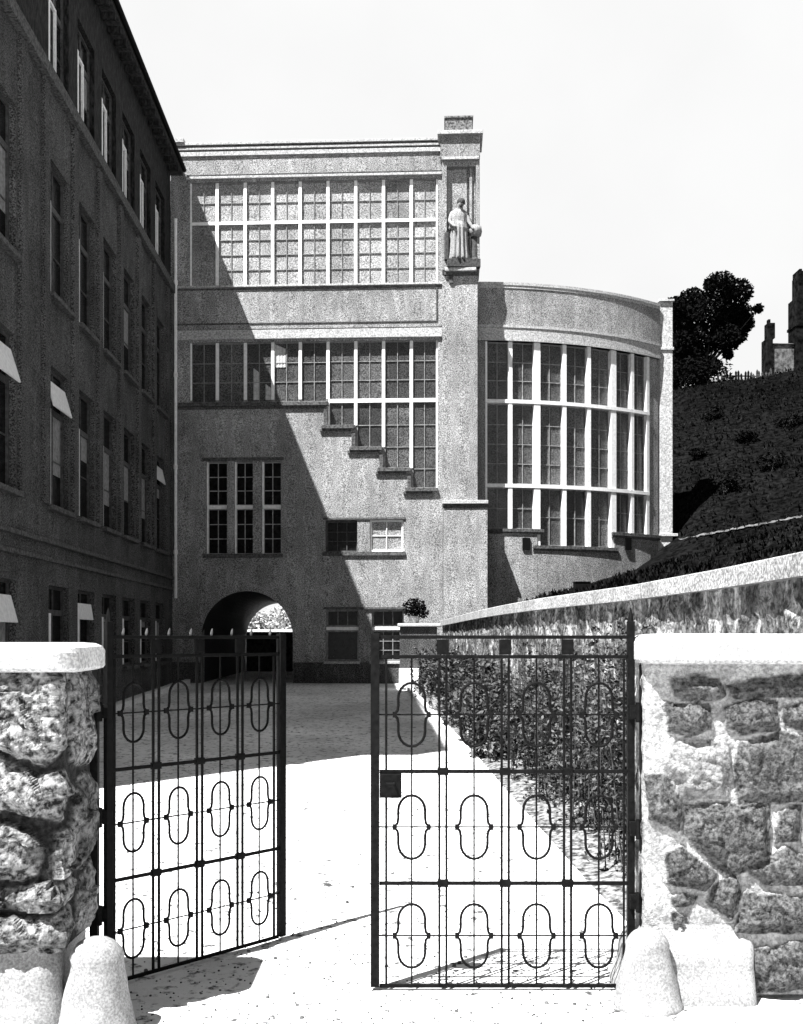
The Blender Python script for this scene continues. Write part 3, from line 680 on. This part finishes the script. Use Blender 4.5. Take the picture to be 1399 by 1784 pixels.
def right_fn(x, y, z, s):
    if y > YF+.03 and x < 2:      # the jamb side, mostly mortar with a few smaller stones
        u = 1.0+(y-YF)
        q = Vector((y*4.2, z*4.2, 7.7)); d, _ = noise.voronoi(q); e = (d[1]-d[0])
        st = sm(.16, .34, e); return (.012*st+.006*nf(x, y, z, 14), 1-st)
    jx = x+.012*noise.noise(Vector((x*14, z*14, 1)))+.003*noise.noise(Vector((x*55, z*55, 1))); jz = z+.012*noise.noise(Vector((x*14, z*14, 5)))+.003*noise.noise(Vector((x*55, z*55, 9)))
    best = -1; bi = 0
    for i, P in enumerate(STN):
        d = poly_sd(jx, jz, P)
        if d > best: best = d; bi = i
    st = sm(-.016, -.008, best)
    tilt = noise.cell(Vector((bi*3.3, 1.5, 2.5)))
    h = st*(.014+.036*sm(0, .05, best)+.016*nf(x+bi, 1, z, 7)+facet(x+z*.5+bi, z-x*.4, 8, .020)+facet(x+z*.6, z, 21, .010, .6)+.010*abs(nf(x, bi, z, 22, 4)))+(1-st)*.006*nf(x, 2, z, 12)
    mo = 1-st
    mo = max(mo, st*.16*(.5+.5*noise.noise(Vector((bi*5.31, 2.2, .7)))))      # each stone its own tone
    if bi == 5: mo = max(mo, .55*st)          # the one pale block
    return h, mo
rp = empty('gate_pillar', (1.7, YF+.25, 0))
tag(rp, 'right gate pillar of dark polygonal stones in wide pale mortar under a thick white cap', 'pillar', 'gate pillars')
per = perimeter([(1.216, YF+.28), (1.216, YF), (3.75, YF), (3.75, YF+.28)], .05, .009)
m = relief(per, .02, 1.70, .009, right_fn); bpart(m, 'stonework', ROCK, rp, fix=False, smooth=True)
m = MB(); m.box(1.26, 3.7, YF+.06, YF+.275, 0, 1.69); bpart(m, 'core', CONC, rp)
cap_stone('cap', rp, 1.182, 3.82, YF-.10, YF+.31, 1.668, 1.815, True, False)
def lumpy(prof_fn, per_, z0, z1, mm, root, name, step=.03):
    m = relief(per_, z0, z1, step, prof_fn); return bpart(m, name, mm, root, fix=False, smooth=True)
def foot_fn(x, y, z, s):
    t = z/.36; return (.075*(1-sm(.55, 1.0, t))+.05*(1-sm(0, .5, t))+.012*nf(x, y, z, 4, 3), 1.0)
def foot_edge(x, y, z, s):       # concrete footing, cut away where the lowest stone shows
    h, _ = foot_fn(x, y, z, s); c = sm(1.72, 1.78, x); return h*(1-c)-.03*c, 1.0
lumpy(foot_edge, perimeter([(1.216, YF+.28), (1.216, YF), (3.75, YF), (3.75, YF+.28)], .07, .03), -.02, .37, CONC_G, rp, 'footing')
# left pillar: big rock-faced blocks
lp = empty('gate_pillar', (-2.0, 5.0, 0))
tag(lp, 'left gate pillar of craggy rock-faced blocks with a white rounded cap, dark on its gate side', 'pillar', 'gate pillars')
YL = 4.66
SL = [[(.3,1.28),(.55,1.24),(.86,1.30),(1.10,1.22),(1.21,1.34),(1.19,1.655),(.28,1.66)], [(.26,.98),(.6,.94),(.92,1.02),(1.19,.97),(1.26,1.10),(1.19,1.19),(1.06,1.18),(.86,1.265),(.56,1.20),(.3,1.24)],
 [(.45,.74),(.88,.70),(1.06,.73),(1.10,.83),(1.04,.92),(.90,.965),(.62,.90),(.42,.92)], [(1.13,.72),(1.42,.70),(1.70,.76),(1.72,1.08),(1.46,1.16),(1.30,1.07),(1.23,.94),(1.14,.92)],
 [(.86,.585),(1.1,.565),(1.28,.60),(1.32,.67),(1.10,.69),(.90,.665)], [(.4,.40),(1.18,.38),(1.30,.46),(1.24,.565),(1.06,.53),(.80,.555),(.42,.60)], [(1.25,1.22),(1.50,1.19),(1.80,1.24),(1.80,1.65),(1.23,1.655)],
 [(1.36,.40),(1.80,.40),(1.80,.70),(1.62,.72),(1.38,.655),(1.33,.56)], [(.38,.64),(.80,.60),(.84,.67),(.44,.71)]]
def left_fn(x, y, z, s):
    a = s+.022*noise.noise(Vector((s*9, z*9, 1)))+.008*noise.noise(Vector((s*30, z*30, 1))); b = z+.022*noise.noise(Vector((s*9, z*9, 5)))+.008*noise.noise(Vector((s*30, z*30, 5)))
    best = -1; bi = 0
    for i, P in enumerate(SL):
        d = poly_sd(a, b, P)
        if d > best: best = d; bi = i
    st = sm(-.012, .004, best); w1 = a+.5*b+bi*1.7; w2 = b-.35*a
    h = st*(.028+.045*sm(0, .07, best)+facet(w1, w2, 4.6, .060)+facet(w1*1.3, w2, 9, .026, .6)+facet(w1, w2*1.4, 21, .010, .7)+.010*nf(s, bi, z, 9, 4))+.006*nf(s, 1, z, 26, 4)
    if s > 1.16: h *= .55
    return h, (1-st)
per = perimeter([(-2.7, YL), (-1.54, YL), (-1.54, 5.10)], .05, .009)
m = relief(per, .38, 1.66, .009, left_fn); bpart(m, 'stonework', ROCK_L, lp, fix=False, smooth=False)
m = MB(); m.box(-2.7, -1.62, YL+.08, 5.09, 0, 1.65); bpart(m, 'core', CONC, lp)
cap_stone('cap', lp, -2.8, -1.455, YL-.09, 5.16, 1.640, 1.772, False, True)
lumpy(lambda x, y, z, s: ((.06*(1-sm(.6, 1.0, z/.42))+.05*(1-sm(0, .6, z/.42)))*(1-sm(YL, YL+.12, y))+.010*nf(x, y, z, 4, 3), 1.0), perimeter([(-2.7, YL), (-1.56, YL), (-1.56, 5.10)], .09, .03), -.02, .425, CONC_G, lp, 'footing')
# guard stones
def guard(x, y, r, h, label, seed):
    m = MB(); prof = [(r*1.06, -.03), (r*1.02, .02)]
    for k in range(1, 9): prof.append((r*(1.0-.36*(k/8)**1.1), h*.74*k/8))
    rt = prof[-1][0]; zt = prof[-1][1]
    for k in range(1, 8): w = PI/2*k/7; prof.append((rt*math.cos(w)+.004, zt+(h-zt)*math.sin(w)))
    m.lathe(prof, 40)
    for i, v in enumerate(m.v):
        q = .018*nf(v[0]+seed, v[1], v[2], 4, 4); rr = math.hypot(v[0], v[1])+1e-6; m.v[i] = (v[0]*(1+q/rr*.9), v[1]*(1+q/rr*.9), v[2])
    o = m.build('guard_stone', CONC_G, smooth=True); o.location = (x, y, 0); tag(o, label, 'guard stone', 'whitewashed guard stones at the gate pillars')
guard(-1.385, 4.70, .18, .435, 'whitewashed conical guard stone at the foot of the left gate pillar', 1)
guard(1.205, 5.06, .165, .375, 'whitewashed conical guard stone at the foot of the right gate pillar', 7)

# ------------------------------------------------------------------ iron gate leaves
def leaf_gate(name, loc, rz, panel, mirror, label, spikes, lock):
    """local x from hinge (0) to latch, z up; four panels of hoops"""
    root = empty(name, loc, rz); tag(root, label, 'gate', 'iron gate leaves')
    s = -1 if mirror else 1; W_ = panel*4; t = .006
    def B(name, x0, x1, z0, z1, y0=-t, y1=t, parent=root):
        m = MB(); a, b = sorted((s*x0, s*x1)); m.box(a, b, y0, y1, z0, z1); return m.build(name, IRON, parent, bevel=.0015)
    H = 1.80
    B('latch_stile', W_+.006, W_+.05, .02, H+.02, -.020, .020)
    B('hinge_stile', -.022, .014, .02, H+.08, -.018, .018)
    for z in (1.80, 1.70, 1.115, .545, .022): B('rail', .015, W_+.005, z-.009, z+.009, -.008, .008)
    for k in range(1, 4):
        for e in (-.018, .018): B('bar', k*panel+e-.006, k*panel+e+.006, .032, 1.69, -.0065, .0065)
        for z in (1.115, .545): B('collar', k*panel-.028, k*panel+.028, z-.018, z+.018, -.013, .013)
        B('strap', k*panel-.03, k*panel+.03, 1.711, 1.789, -.009, .009)
    B('bar', W_-.035, W_-.023, .032, 1.69, -.0065, .0065); B('bar', .026, .036, .032, 1.69, -.0065, .0065)
    for k in range(4):
        c = (k+.5)*panel; m = MB(); m.tube([(s*c, 0, .03), (s*c, 0, 1.70)], .0052, 6); m.build('spindle', IRON, root)
    for z in (1.405, .832, .278): 
        m = MB(); m.tube([(s*.02, .0, z), (s*(W_+.01), .0, z)], .0042, 6); m.build('cross_rod', IRON, root)
    hw = panel*.215
    def hoop_pts(sg):
        pts = [(-hw-.018, .004*sg), (-hw-.004, .020*sg), (-hw, .045*sg), (-hw, .085*sg)]
        for k in range(1, 10): w = PI-PI*k/10; pts.append((hw*math.cos(w), sg*(.085+hw*1.12*math.sin(w))))
        return pts+[(hw, .085*sg), (hw, .045*sg), (hw+.004, .020*sg), (hw+.018, .004*sg)]
    hm = MB()
    for sg in (1, -1): hm.tube([(x, -.006, z) for x, z in hoop_pts(sg)], .0070, 8)
    for e in (-1, 1): hm.box(e*(hw+.018)-.011, e*(hw+.018)+.011, -.014, .006, -.014, .014)
    first = None
    for k in range(4):
        for z in (1.405, .832, .278):
            if first is None: first = o = hm.build('hoop', IRON, root)
            else: o = first.copy(); COL.objects.link(o)
            o.location = (s*(k+.5)*panel, 0, z)
    if spikes:
        for k in range(1, 9):
            m = MB(); x = s*(k*panel/2-.06); m.tube([(x, 0, H+.008), (x, 0, H+.018), (x+.003, 0, H+.035), (x+.006, 0, H+.048)], [.005, .0075, .006, .002], 6); m.build('spike', FRAME_D, root)
    m = MB(); m.tube([(s*-.004, 0, H+.08), (s*-.004, 0, H+.12), (s*-.004, 0, H+.15)], [.016, .010, .002], 6); m.build('finial', IRON, root)
    if lock:
        B('lock_box', W_-.108, W_+.004, .985, 1.105, -.035, .025); m = MB(); m.tube([(s*(W_-.07), -.036, 1.06), (s*(W_-.07), -.065, 1.06), (s*(W_-.03), -.065, 1.06)], .007, 6); m.build('lock_handle', IRON, root)
    return root
leaf_gate('iron_gate', (1.165, 5.27, 0), 0, .318, True, 'closed right iron gate leaf with square lock box and rows of hoops', False, True)
leaf_gate('iron_gate', (-1.50, 5.30, 0), math.radians(47.5), .283, False, 'left iron gate leaf swung open inward with small pale spikes on its top rail', True, False)
def gate_post(x, y, s, label, zt, zb, hz):
    root = empty('gate_post', (x, y, 0)); tag(root, label, 'gate post', 'iron posts fixed to the pillars')
    m = MB(); m.box(-.021, .021, -.02, .02, zb, zt); m.build('post', IRON, root, bevel=.003)
    m = MB(); m.tube([(0, 0, zt), (0, 0, zt+.03), (0, 0, zt+.06)], [.02, .014, .003], 8); m.build('finial', IRON, root)
    for z in hz:
        h = MB(); h.box(min(0, s*.075)+.0, max(0, s*.075), -.028, .028, z-.035, z+.035); h.tube([(s*.035, -.03, z-.05), (s*.035, -.03, z+.05)], .014, 8); h.build('hinge', IRON, root)
    for z in (zb+.1, zt-.15): 
        h = MB(); h.box(min(0, -s*.10), max(0, -s*.10), -.01, .01, z-.012, z+.012); h.build('wall_tie', IRON, root)
    m = MB(); m.box(-.007-s*.055, .007-s*.055, -.012, .012, zb+.04, zt-.1); m.build('tie_bar', IRON, root)
gate_post(-1.575, 5.30, 1, 'slim iron hinge post on the left gate pillar', 1.72, -.05, (1.42, .88, .38))
gate_post(1.232, 5.25, -1, 'slim iron hinge post on the right gate pillar', 1.66, .33, (1.42, .83, .46))

# ------------------------------------------------------------------ retaining wall, bed, kerbs
def garden_wall():
    root = empty('garden_wall', (2.0, 12, 0)); tag(root, 'long curving rubble retaining wall with a pale coping, rising above the right gate leaf', 'wall')
    P = [Vector(p) for p in WP]; fine = []
    for a, b in zip(P, P[1:]):
        n = max(1, int((b-a).length/.05)); fine += [a+(b-a)*k/n for k in range(n)]
    fine.append(P[-1])
    for _ in range(60): fine = [fine[0]]+[(fine[i-1]+fine[i]*2+fine[i+1])/4 for i in range(1, len(fine)-1)]+[fine[-1]]
    per_ = []; s = 0
    for i, p in enumerate(fine):
        t = (fine[min(i+1, len(fine)-1)]-fine[max(i-1, 0)]).normalized()
        if i: s += (p-fine[i-1]).length
        per_.append((p.x, p.y, -t.y, t.x, s))
    def fn(x, y, z, s):
        q = Vector((s*2.6+.25*noise.noise(Vector((s*3, z*3, 2))), 1.1, z*2.0)); d, pts = noise.voronoi(q); e = d[1]-d[0]; st = sm(.04, .2, e)
        return st*(.02+.03*nf(s, 1, z, 4, 5))+.012*nf(s, 2, z, 15, 4), 1-st
    top = 2.15
    m = relief(per_, -.05, top, .035, fn); bpart(m, 'stonework', WALLSTONE, root, fix=False, smooth=True)
    c = MB()
    for a, b in zip(per_[::3], per_[3::3]):
        pts = []
        for (x, y, nx, ny, _) in (a, b):
            zt = 2.275-.035*sm(14, 27, y); pts.append([(x+nx*.09, y+ny*.09, zt-.137), (x+nx*.09, y+ny*.09, zt-.01), (x+nx*.075, y+ny*.075, zt), (x-nx*.3, y-ny*.3, zt+.02), (x-nx*.3, y-ny*.3, zt-.137)])
        for k in range(4): c.quad(pts[0][k], pts[1][k], pts[1][k+1], pts[0][k+1])
        c.quad(pts[0][4], pts[1][4], pts[1][0], pts[0][0])
        if a is per_[0]: c.quad(*pts[0])
    bpart(c, 'coping', COPING, root, fix=False)
    x, y, nx, ny, _ = per_[0]; e = MB(); e.box(x-.02, 3.72, y-.12, y+.16, -.05, 2.13); bpart(e, 'return_wall', WALLSTONE, root); e = MB(); e.box(x+.3, 3.76, y-.16, y+.2, 2.135, 2.275); bpart(e, 'return_coping', COPING, root, bevel=.01)
garden_wall()
KX = [(1.28, 5.6), (1.17, 7.05), (1.0, 10.5), (.87, 13.4), (.62, 18), (.36, 22.5), (.09, 27.3)]
def kx(y):
    for (a, b), (c, d) in zip(KX, KX[1:]):
        if y <= d: return a+(c-a)*max(0, y-b)/(d-b)
    return KX[-1][0]
m = MB()
for k in range(108):
    y0, y1 = 5.9+k*.2, 5.9+(k+1)*.2-.006; g0, g1 = ground_z(y0), ground_z(y1); a, b = kx(y0), kx(y1); e = .006*random.random()
    m.hexa([(a,y0,g0-.1),(a+.12,y0,g0-.1),(b+.12,y1,g1-.1),(b,y1,g1-.1),(a,y0,g0+.085+e),(a+.12,y0,g0+.085+e),(b+.12,y1,g1+.085+e),(b,y1,g1+.085+e)])
tag(m.build('kerb', KERB), kind='structure')
m = MB(); prev = None
for k in range(110):
    y = 5.75+k*.2; g = ground_z(y); row = [(kx(y)+.121+(wall_x(y)-kx(y)-.1)*t, y, g+.06+.05*math.sin(t*PI)+.03*noise.noise(Vector((t*4, y*1.5, 1)))) for t in (0, .2, .4, .6, .8, 1.05)]
    if prev:
        for i in range(5): m.quad(prev[i], prev[i+1], row[i+1], row[i])
    prev = row
tag(m.build('planting_bed', SOIL, smooth=True, fix=False), kind='structure')
m = MB()
for k in range(40):
    y0, y1 = 15+k*.35, 15+(k+1)*.35-.008; x0, x1 = -6.095-.028*(y0-15)+.42, -6.095-.028*(y1-15)+.42; g0, g1 = ground_z(y0), ground_z(y1)
    m.hexa([(x0,y0,g0-.1),(x0+.14,y0,g0-.1),(x1+.14,y1,g1-.1),(x1,y1,g1-.1),(x0,y0,g0+.12),(x0+.14,y0,g0+.12),(x1+.14,y1,g1+.12),(x1,y1,g1+.12)])
tag(m.build('kerb', KERB), kind='structure')

# ------------------------------------------------------------------ plants
def shrub(x, y, w, h, n, size, label, mm=LEAF, seed=0, group='shrubs in the bed below the garden wall', z=None, cat='shrub', lobes=7, wisps=0):
    z = ground_z(y)+.07 if z is None else z; rnd = random.Random(seed*31+5)
    root = empty('shrub', (x, y, z)); tag(root, label, cat, group)
    f = MB(); s = MB()
    for k in range(lobes):
        a = rnd.uniform(0, 2*PI); r = w*.5*rnd.uniform(.1, .75); c = Vector((math.cos(a)*r, math.sin(a)*r*.8, h*rnd.uniform(.25, .85))); q = rnd.uniform(.22, .4)
        leaves(f, c, (w*q, w*q, h*q*.7), n//lobes, size, seed*100+k, shell=0)
        s.tube([(c.x*.15, c.y*.15, -.05), (c.x*.5, c.y*.5, c.z*.55), tuple(c)], [.012+.006*h, .009, .004], 5)
    if wisps:
        for k in range(wisps):
            a = rnd.uniform(0, 2*PI); r = w*.45*rnd.random()**.5; b = Vector((math.cos(a)*r, math.sin(a)*r, 0)); t = b*rnd.uniform(.9, 1.4)+Vector((rnd.gauss(0, .06), rnd.gauss(0, .06), min(h*rnd.uniform(.85, 1.2), 1.62 if y < 12 else 1.25)))
            md = (b+t)*.5+Vector((rnd.gauss(0, .04), rnd.gauss(0, .04), 0)); s.tube([b, md, t], [.006, .004, .002], 4)
            for q in range(16):
                u = q/16; c = b.lerp(md, u*2) if u < .5 else md.lerp(t, u*2-1); leaves(f, c, (.035, .035, .05), 3, size*1.1, seed*1000+k*20+q, shell=0)
    f.build('foliage', mm, root, fix=False); s.build('stems', BARK, root)
SH = [(1.80, 7.6, .75, 1.15, 'shrub with upright twigs nearest the right gate post'), (1.86, 8.9, .9, 1.5, 'tall dense shrub behind the right half of the closed gate leaf'), (1.75, 10.2, .85, 1.25, 'bushy dark shrub at the wall behind the second gate panel from the right'),
      (1.50, 11.6, .8, 1.35, 'upright leafy shrub against the wall in the middle of the bed'), (1.30, 13.3, .9, 1.15, 'broad shrub where the bed begins to fall into shade'), (1.25, 15.2, .9, 1.3, 'shaded shrub just beyond the broad one along the wall'),
      (1.08, 17.4, .95, 1.3, 'dark shrub well back in the shaded bed'), (.98, 20.0, 1.0, 1.3, 'second farthest shrub in the shaded bed'), (.85, 23.2, 1.1, 1.2, 'farthest shrub in the shaded bed beside the stone pier')]
for i, (x, y, w, h, lb) in enumerate(SH): shrub(x, y, w*1.08, h*(1.14 if y < 12 else .88), 3600 if y < 12 else 3000, .028 if y < 12 else .045, lb, seed=i+1, wisps=26)
m = MB(); rnd = random.Random(11)
for _ in range(2600):
    y = rnd.uniform(6.1, 13) ; t = rnd.random()**.6; x = kx(y)+.2+(wall_x(y)-kx(y)-.25)*t
    if noise.noise(Vector((x*2.2, y*1.4, 6))) < .05: continue
    leaves(m, (x, y, ground_z(y)+.12+rnd.random()*.12), (.06, .06, .06), 2, .032, rnd.randint(0, 10**6), shell=0)
tag(m.build('ground_cover', LEAF, fix=False), 'patchy low leafy ground cover spreading over the bed behind the right gate leaf', 'ground cover', kind='stuff')
# stone pier, pot plant and steps at the far end of the garden wall
def far_pier():
    a = at(697, 1190, 27.3); b = at(762, 1092, 27.3)
    root = empty('stone_pier', ((a.x+b.x)/2, 27.5, a.z)); tag(root, 'low stone pier with pale slab at the far end of the garden wall', 'pier')
    m = MB(); m.box(a.x, b.x, 27.3, 28.0, a.z, b.z-.005); bpart(m, 'body', STUCCO_D, root, bevel=.02)
    m = MB(); m.box(a.x-.06, b.x+.1, 27.22, 28.06, b.z, b.z+.09); bpart(m, 'cap', CONC, root, bevel=.02)
    for k in range(3):
        s = MB(); s.box(a.x-.02, a.x+.5, 26.5+.27*k, 26.77+.27*k-.01, a.z-.1, a.z+.13*(k+1)); bpart(s, 'step', KERB, root, bevel=.015)
    u = empty('potted_shrub', (at(722, 0, 27.6).x, 27.6, b.z+.09)); tag(u, 'small bushy plant in a stone pot on the pier by the stair wing', 'potted plant')
    m = MB(); m.lathe([(.09,0),(.12,.02),(.15,.14),(.17,.2),(.15,.2)], 16); m.build('pot', TRIM, u)
    f = MB(); leaves(f, (0, 0, .42), (.32, .3, .27), 420, .055, 77, shell=0); leaves(f, (.15, 0, .3), (.25, .25, .2), 200, .05, 78, shell=0); f.build('foliage', LEAF_D, u, fix=False)
far_pier()
# beyond the passage: boundary wall and sunlit bushes
def passage_gate():
    a = FA(AC+SKEW*.966-AR+.03, -DEP+.35, .42); b = FA(AC+SKEW*.966+AR-.03, -DEP+.35, .42); top = at(431, 1101, 39).z; root = empty('yard_gate', (a+b)/2); tag(root, 'dark low boarded gate closing the far end of the arched passage', 'gate')
    L_ = (b-a).length; G = Frame(a[:2], b[:2])
    for k in range(2):
        m = MB(); m.box(L_*k/2+.01, L_*(k+1)/2-.01, -.03, .03, .5, top, G); bpart(m, 'door_leaf', BARK, root, bevel=.01)
        for z in (.8, top-.25): m = MB(); m.box(L_*k/2+.03, L_*(k+1)/2-.03, .031, .07, z, z+.14, G); bpart(m, 'brace', BARK, root)
passage_gate()
def beyond():
    a = at(395, 1101, 48); root = empty('boundary_wall', (-6.5, 48, .4)); tag(root, 'low dark boundary wall with pale coping seen through the arched passage', 'wall')
    m = MB(); m.box(-11, -2.5, 48, 48.3, .3, a.z); bpart(m, 'body', STUCCO_D, root); m = MB(); m.box(-11.05, -2.45, 47.93, 48.37, a.z+.002, a.z+.12); bpart(m, 'coping', CONC, root, bevel=.01)
    for i, (px, w, h, lb) in enumerate(((430, 2.0, 2.3, 'left sunlit bush seen through the arched passage'), (462, 2.2, 2.8, 'middle sunlit bush seen through the arched passage'), (497, 2.2, 3.0, 'right sunlit bush seen through the arched passage'))):
        shrub(at(px, 0, 50).x, 50.3, w, h, 1100, .12, lb, LEAF_SUNLIT, 40+i, 'bushes beyond the arched passage', z=.5)
beyond()
# tree on the hill
def tree():
    Y = 46.5; b = at(1232, 690, Y); root = empty('broadleaf_tree', (b.x, Y, hill_z(b.x, Y)-.1)); tag(root, 'dark round crowned tree on the hilltop right of the rounded wing', 'tree')
    z0 = root.location.z; rnd = random.Random(2); f = MB(); t = MB()
    def P(px, py, dy=0): q = at(px, py, Y); return Vector((q.x-b.x, dy, q.z-z0))
    base = Vector((0, 0, -.3)); fork = P(1228, 640)
    t.tube([base, P(1230, 665), fork], [.22, .17, .13], 8)
    C = [(1185,528,22,18),(1215,515,24,20),(1245,505,24,18),(1275,520,24,20),(1298,540,20,18),(1306,560,13,12),(1200,555,28,24),(1240,545,30,28),(1275,560,26,24),(1190,590,26,26),(1225,590,28,26),(1258,597,24,22),(1284,585,16,14),(1192,625,22,22),(1222,628,24,20),(1250,630,16,14),(1180,655,20,18),(1212,655,22,12),(1238,497,12,8),(1175,545,14,18),(1178,610,14,22),(1310,548,8,7),(1268,618,8,8)]
    for i, (px, py, rx, ry) in enumerate(C):
        dy = rnd.uniform(-.9, .9); c = P(px, py, dy); k = Y/FPX
        leaves(f, c, (rx*k*1.12, rx*k*1.3, ry*k*1.12), int(120+rx*ry*2.2), .10, 300+i, shell=.0)
        t.tube([fork*.9, (fork+c)*.5+Vector((0, 0, -.1)), c], [.05, .03, .01], 5)
    f.build('crown', LEAF_D, root, fix=False); t.build('trunk', BARK, root)
tree()
for i, (px, w, h, lb) in enumerate(((1192, 2.2, 1.5, 'dark bush on the hilltop under the left side of the tree'), (1228, 2.2, 1.1, 'dark bush on the hilltop under the middle of the tree'))):
    x = at(px, 0, 45.3).x; shrub(x, 45.3, w, h, 1000, .09, lb, LEAF_D, 60+i, 'bushes on the hilltop', z=hill_z(x, 45.3)-.15)
def picket_fence():
    Y = 46; x0, x1 = at(1252, 0, Y).x, at(1345, 0, Y).x; root = empty('picket_fence', ((x0+x1)/2, Y, hill_z(x0, Y))); tag(root, 'ragged dark picket fence along the hilltop between tree and far house', 'fence')
    rnd = random.Random(9); n = 19
    for k in range(n):
        x = x0+(x1-x0)*k/(n-1); z = hill_z(x, Y); h = rnd.uniform(.42, .72)+.12*k/n; m = MB(); w = .045
        l = rnd.uniform(-.04, .04); m.hexa([(x-w,Y,z-.2),(x+w,Y,z-.2),(x+w,Y+.03,z-.2),(x-w,Y+.03,z-.2),(x-w+l,Y,z+h-.08),(x+w+l,Y,z+h-.08),(x+w+l,Y+.03,z+h-.08),(x-w+l,Y+.03,z+h-.08)])
        m.quad((x-w+l,Y+.015,z+h-.08), (x+w+l,Y+.015,z+h-.08), (x+l,Y+.015,z+h)); bpart(m, 'picket', BARK, root, fix=False)
    m = MB()
    for d in (.18, .38): m.hexa([(x0,Y+.031,hill_z(x0,Y)+d),(x1,Y+.031,hill_z(x1,Y)+d),(x1,Y+.06,hill_z(x1,Y)+d),(x0,Y+.06,hill_z(x0,Y)+d),(x0,Y+.031,hill_z(x0,Y)+d+.05),(x1,Y+.031,hill_z(x1,Y)+d+.05),(x1,Y+.06,hill_z(x1,Y)+d+.05),(x0,Y+.06,hill_z(x0,Y)+d+.05)])
    bpart(m, 'fence_rail', BARK, root)
picket_fence()
def far_house():
    Y = 62; root = empty('stone_house', (at(1370, 0, Y).x, Y, 13)); tag(root, 'distant dark masonry house with tall chimney and tower at the right edge of the hilltop', 'house')
    def B(name, x0, x1, y0, y1, dy0, dy1, mm, bev=.02):
        a, b = at(x0, y1, Y), at(x1, y0, Y); m = MB(); m.box(a.x, b.x, Y+dy0, Y+dy1, a.z, b.z); return bpart(m, name, mm, root, bevel=bev)
    B('wall', 1346, 1384, 600, 690, 0, .9, FARW); B('side_wall', 1335, 1345.8, 590, 690, -.15, .8, FARD)
    c = B('chimney', 1337, 1350, 563, 589.8, -.1, .5, FARD); d = B('chimney_pot', 1339, 1343, 556, 562.8, 0, .3, FARD, .01); par(d, root)
    B('tower', 1384.2, 1420, 520, 690, -.3, 1.0, FARD); B('tower_top', 1390, 1420, 480, 519.8, -.2, .9, FARD)
    for x in (1391, 1400, 1409): B('battlement', x, x+5, 470, 479.8, -.2, .9, FARD)
    B('tower_band', 1382.5, 1421, 566, 571, -.36, 1.06, FARD)
    a, b = at(1346, 600, Y), at(1384, 600, Y); m = MB()
    m.quad((a.x-.1,Y-.1,a.z), (b.x,Y-.1,a.z), (b.x,Y+.45,a.z+.2), (a.x-.1,Y+.45,a.z+.2)); m.quad((a.x-.1,Y+1,a.z), (b.x,Y+1,a.z), (b.x,Y+.45,a.z+.2), (a.x-.1,Y+.45,a.z+.2)); bpart(m, 'roof', ROOFT, root, fix=False)
far_house()
# dark bin standing below the rounded wing behind the wall
def bin_():
    Y = 26; a, b = at(1003, 1036, Y), at(1029, 1012, Y); root = empty('bin', ((a.x+b.x)/2, Y, hill_z(a.x, Y)-.05)); tag(root, 'small dark box standing behind the garden wall below the rounded wing', 'box')
    m = MB(); m.box(a.x, b.x, Y, Y+.35, hill_z(a.x, Y)-.1, b.z-.03); bpart(m, 'body', IRON, root, bevel=.01); m = MB(); m.box(a.x-.02, b.x+.02, Y-.02, Y+.37, b.z-.029, b.z+.01); bpart(m, 'lid', TRIM_D, root, bevel=.01)
bin_()

def pebbles():
    m = MB(); rnd = random.Random(21)
    for _ in range(2600):
        y = 4.3+rnd.random()**1.6*9; x = rnd.uniform(-1.6, 1.1)*max(1, y/6); r = rnd.uniform(.003, .009)*(1 if rnd.random() < .95 else 1.7); z = ground_z(y)
        if x > kx(max(y, 5.7))-.05 and y > 5.6: continue
        k = len(m.v); a = rnd.uniform(0, PI)
        for i in range(6): w = a+PI*i/3; m.v.append((x+r*math.cos(w)*rnd.uniform(.7, 1.2), y+r*math.sin(w)*rnd.uniform(.7, 1.2), z-.002))
        for i in range(6): w = a+PI*i/3; m.v.append((x+r*.6*math.cos(w), y+r*.6*math.sin(w), z+r*.8))
        for i in range(6): m.f.append((k+i, k+(i+1)%6, k+6+(i+1)%6, k+6+i))
        m.f.append(tuple(k+6+i for i in range(6)))
    tag(m.build('pebbles', TRIM_D, fix=False), 'dark pebbles scattered over the sunlit gravel', 'pebbles', kind='stuff')
pebbles()

rnd = random.Random(31)
for k in range(6):        # scrub on the dark slope
    px, py = ((1215, 800), (1262, 860), (1300, 770), (1345, 820), (1240, 735), (1370, 745))[k]; Y = 14.
    while Y < 45 and hill_z((px-CX)/FPX*Y, Y) < EYE+(HY-py)/FPX*Y: Y += .1
    shrub((px-CX)/FPX*Y, Y, rnd.uniform(.7, 1.3), rnd.uniform(.4, .75), 420, .07, 'small scrubby bush growing on the dark hillside above the garden wall', GRASS, 80+k, 'scrub bushes on the hillside', z=hill_z((px-CX)/FPX*Y, Y)-.05, cat='bush')
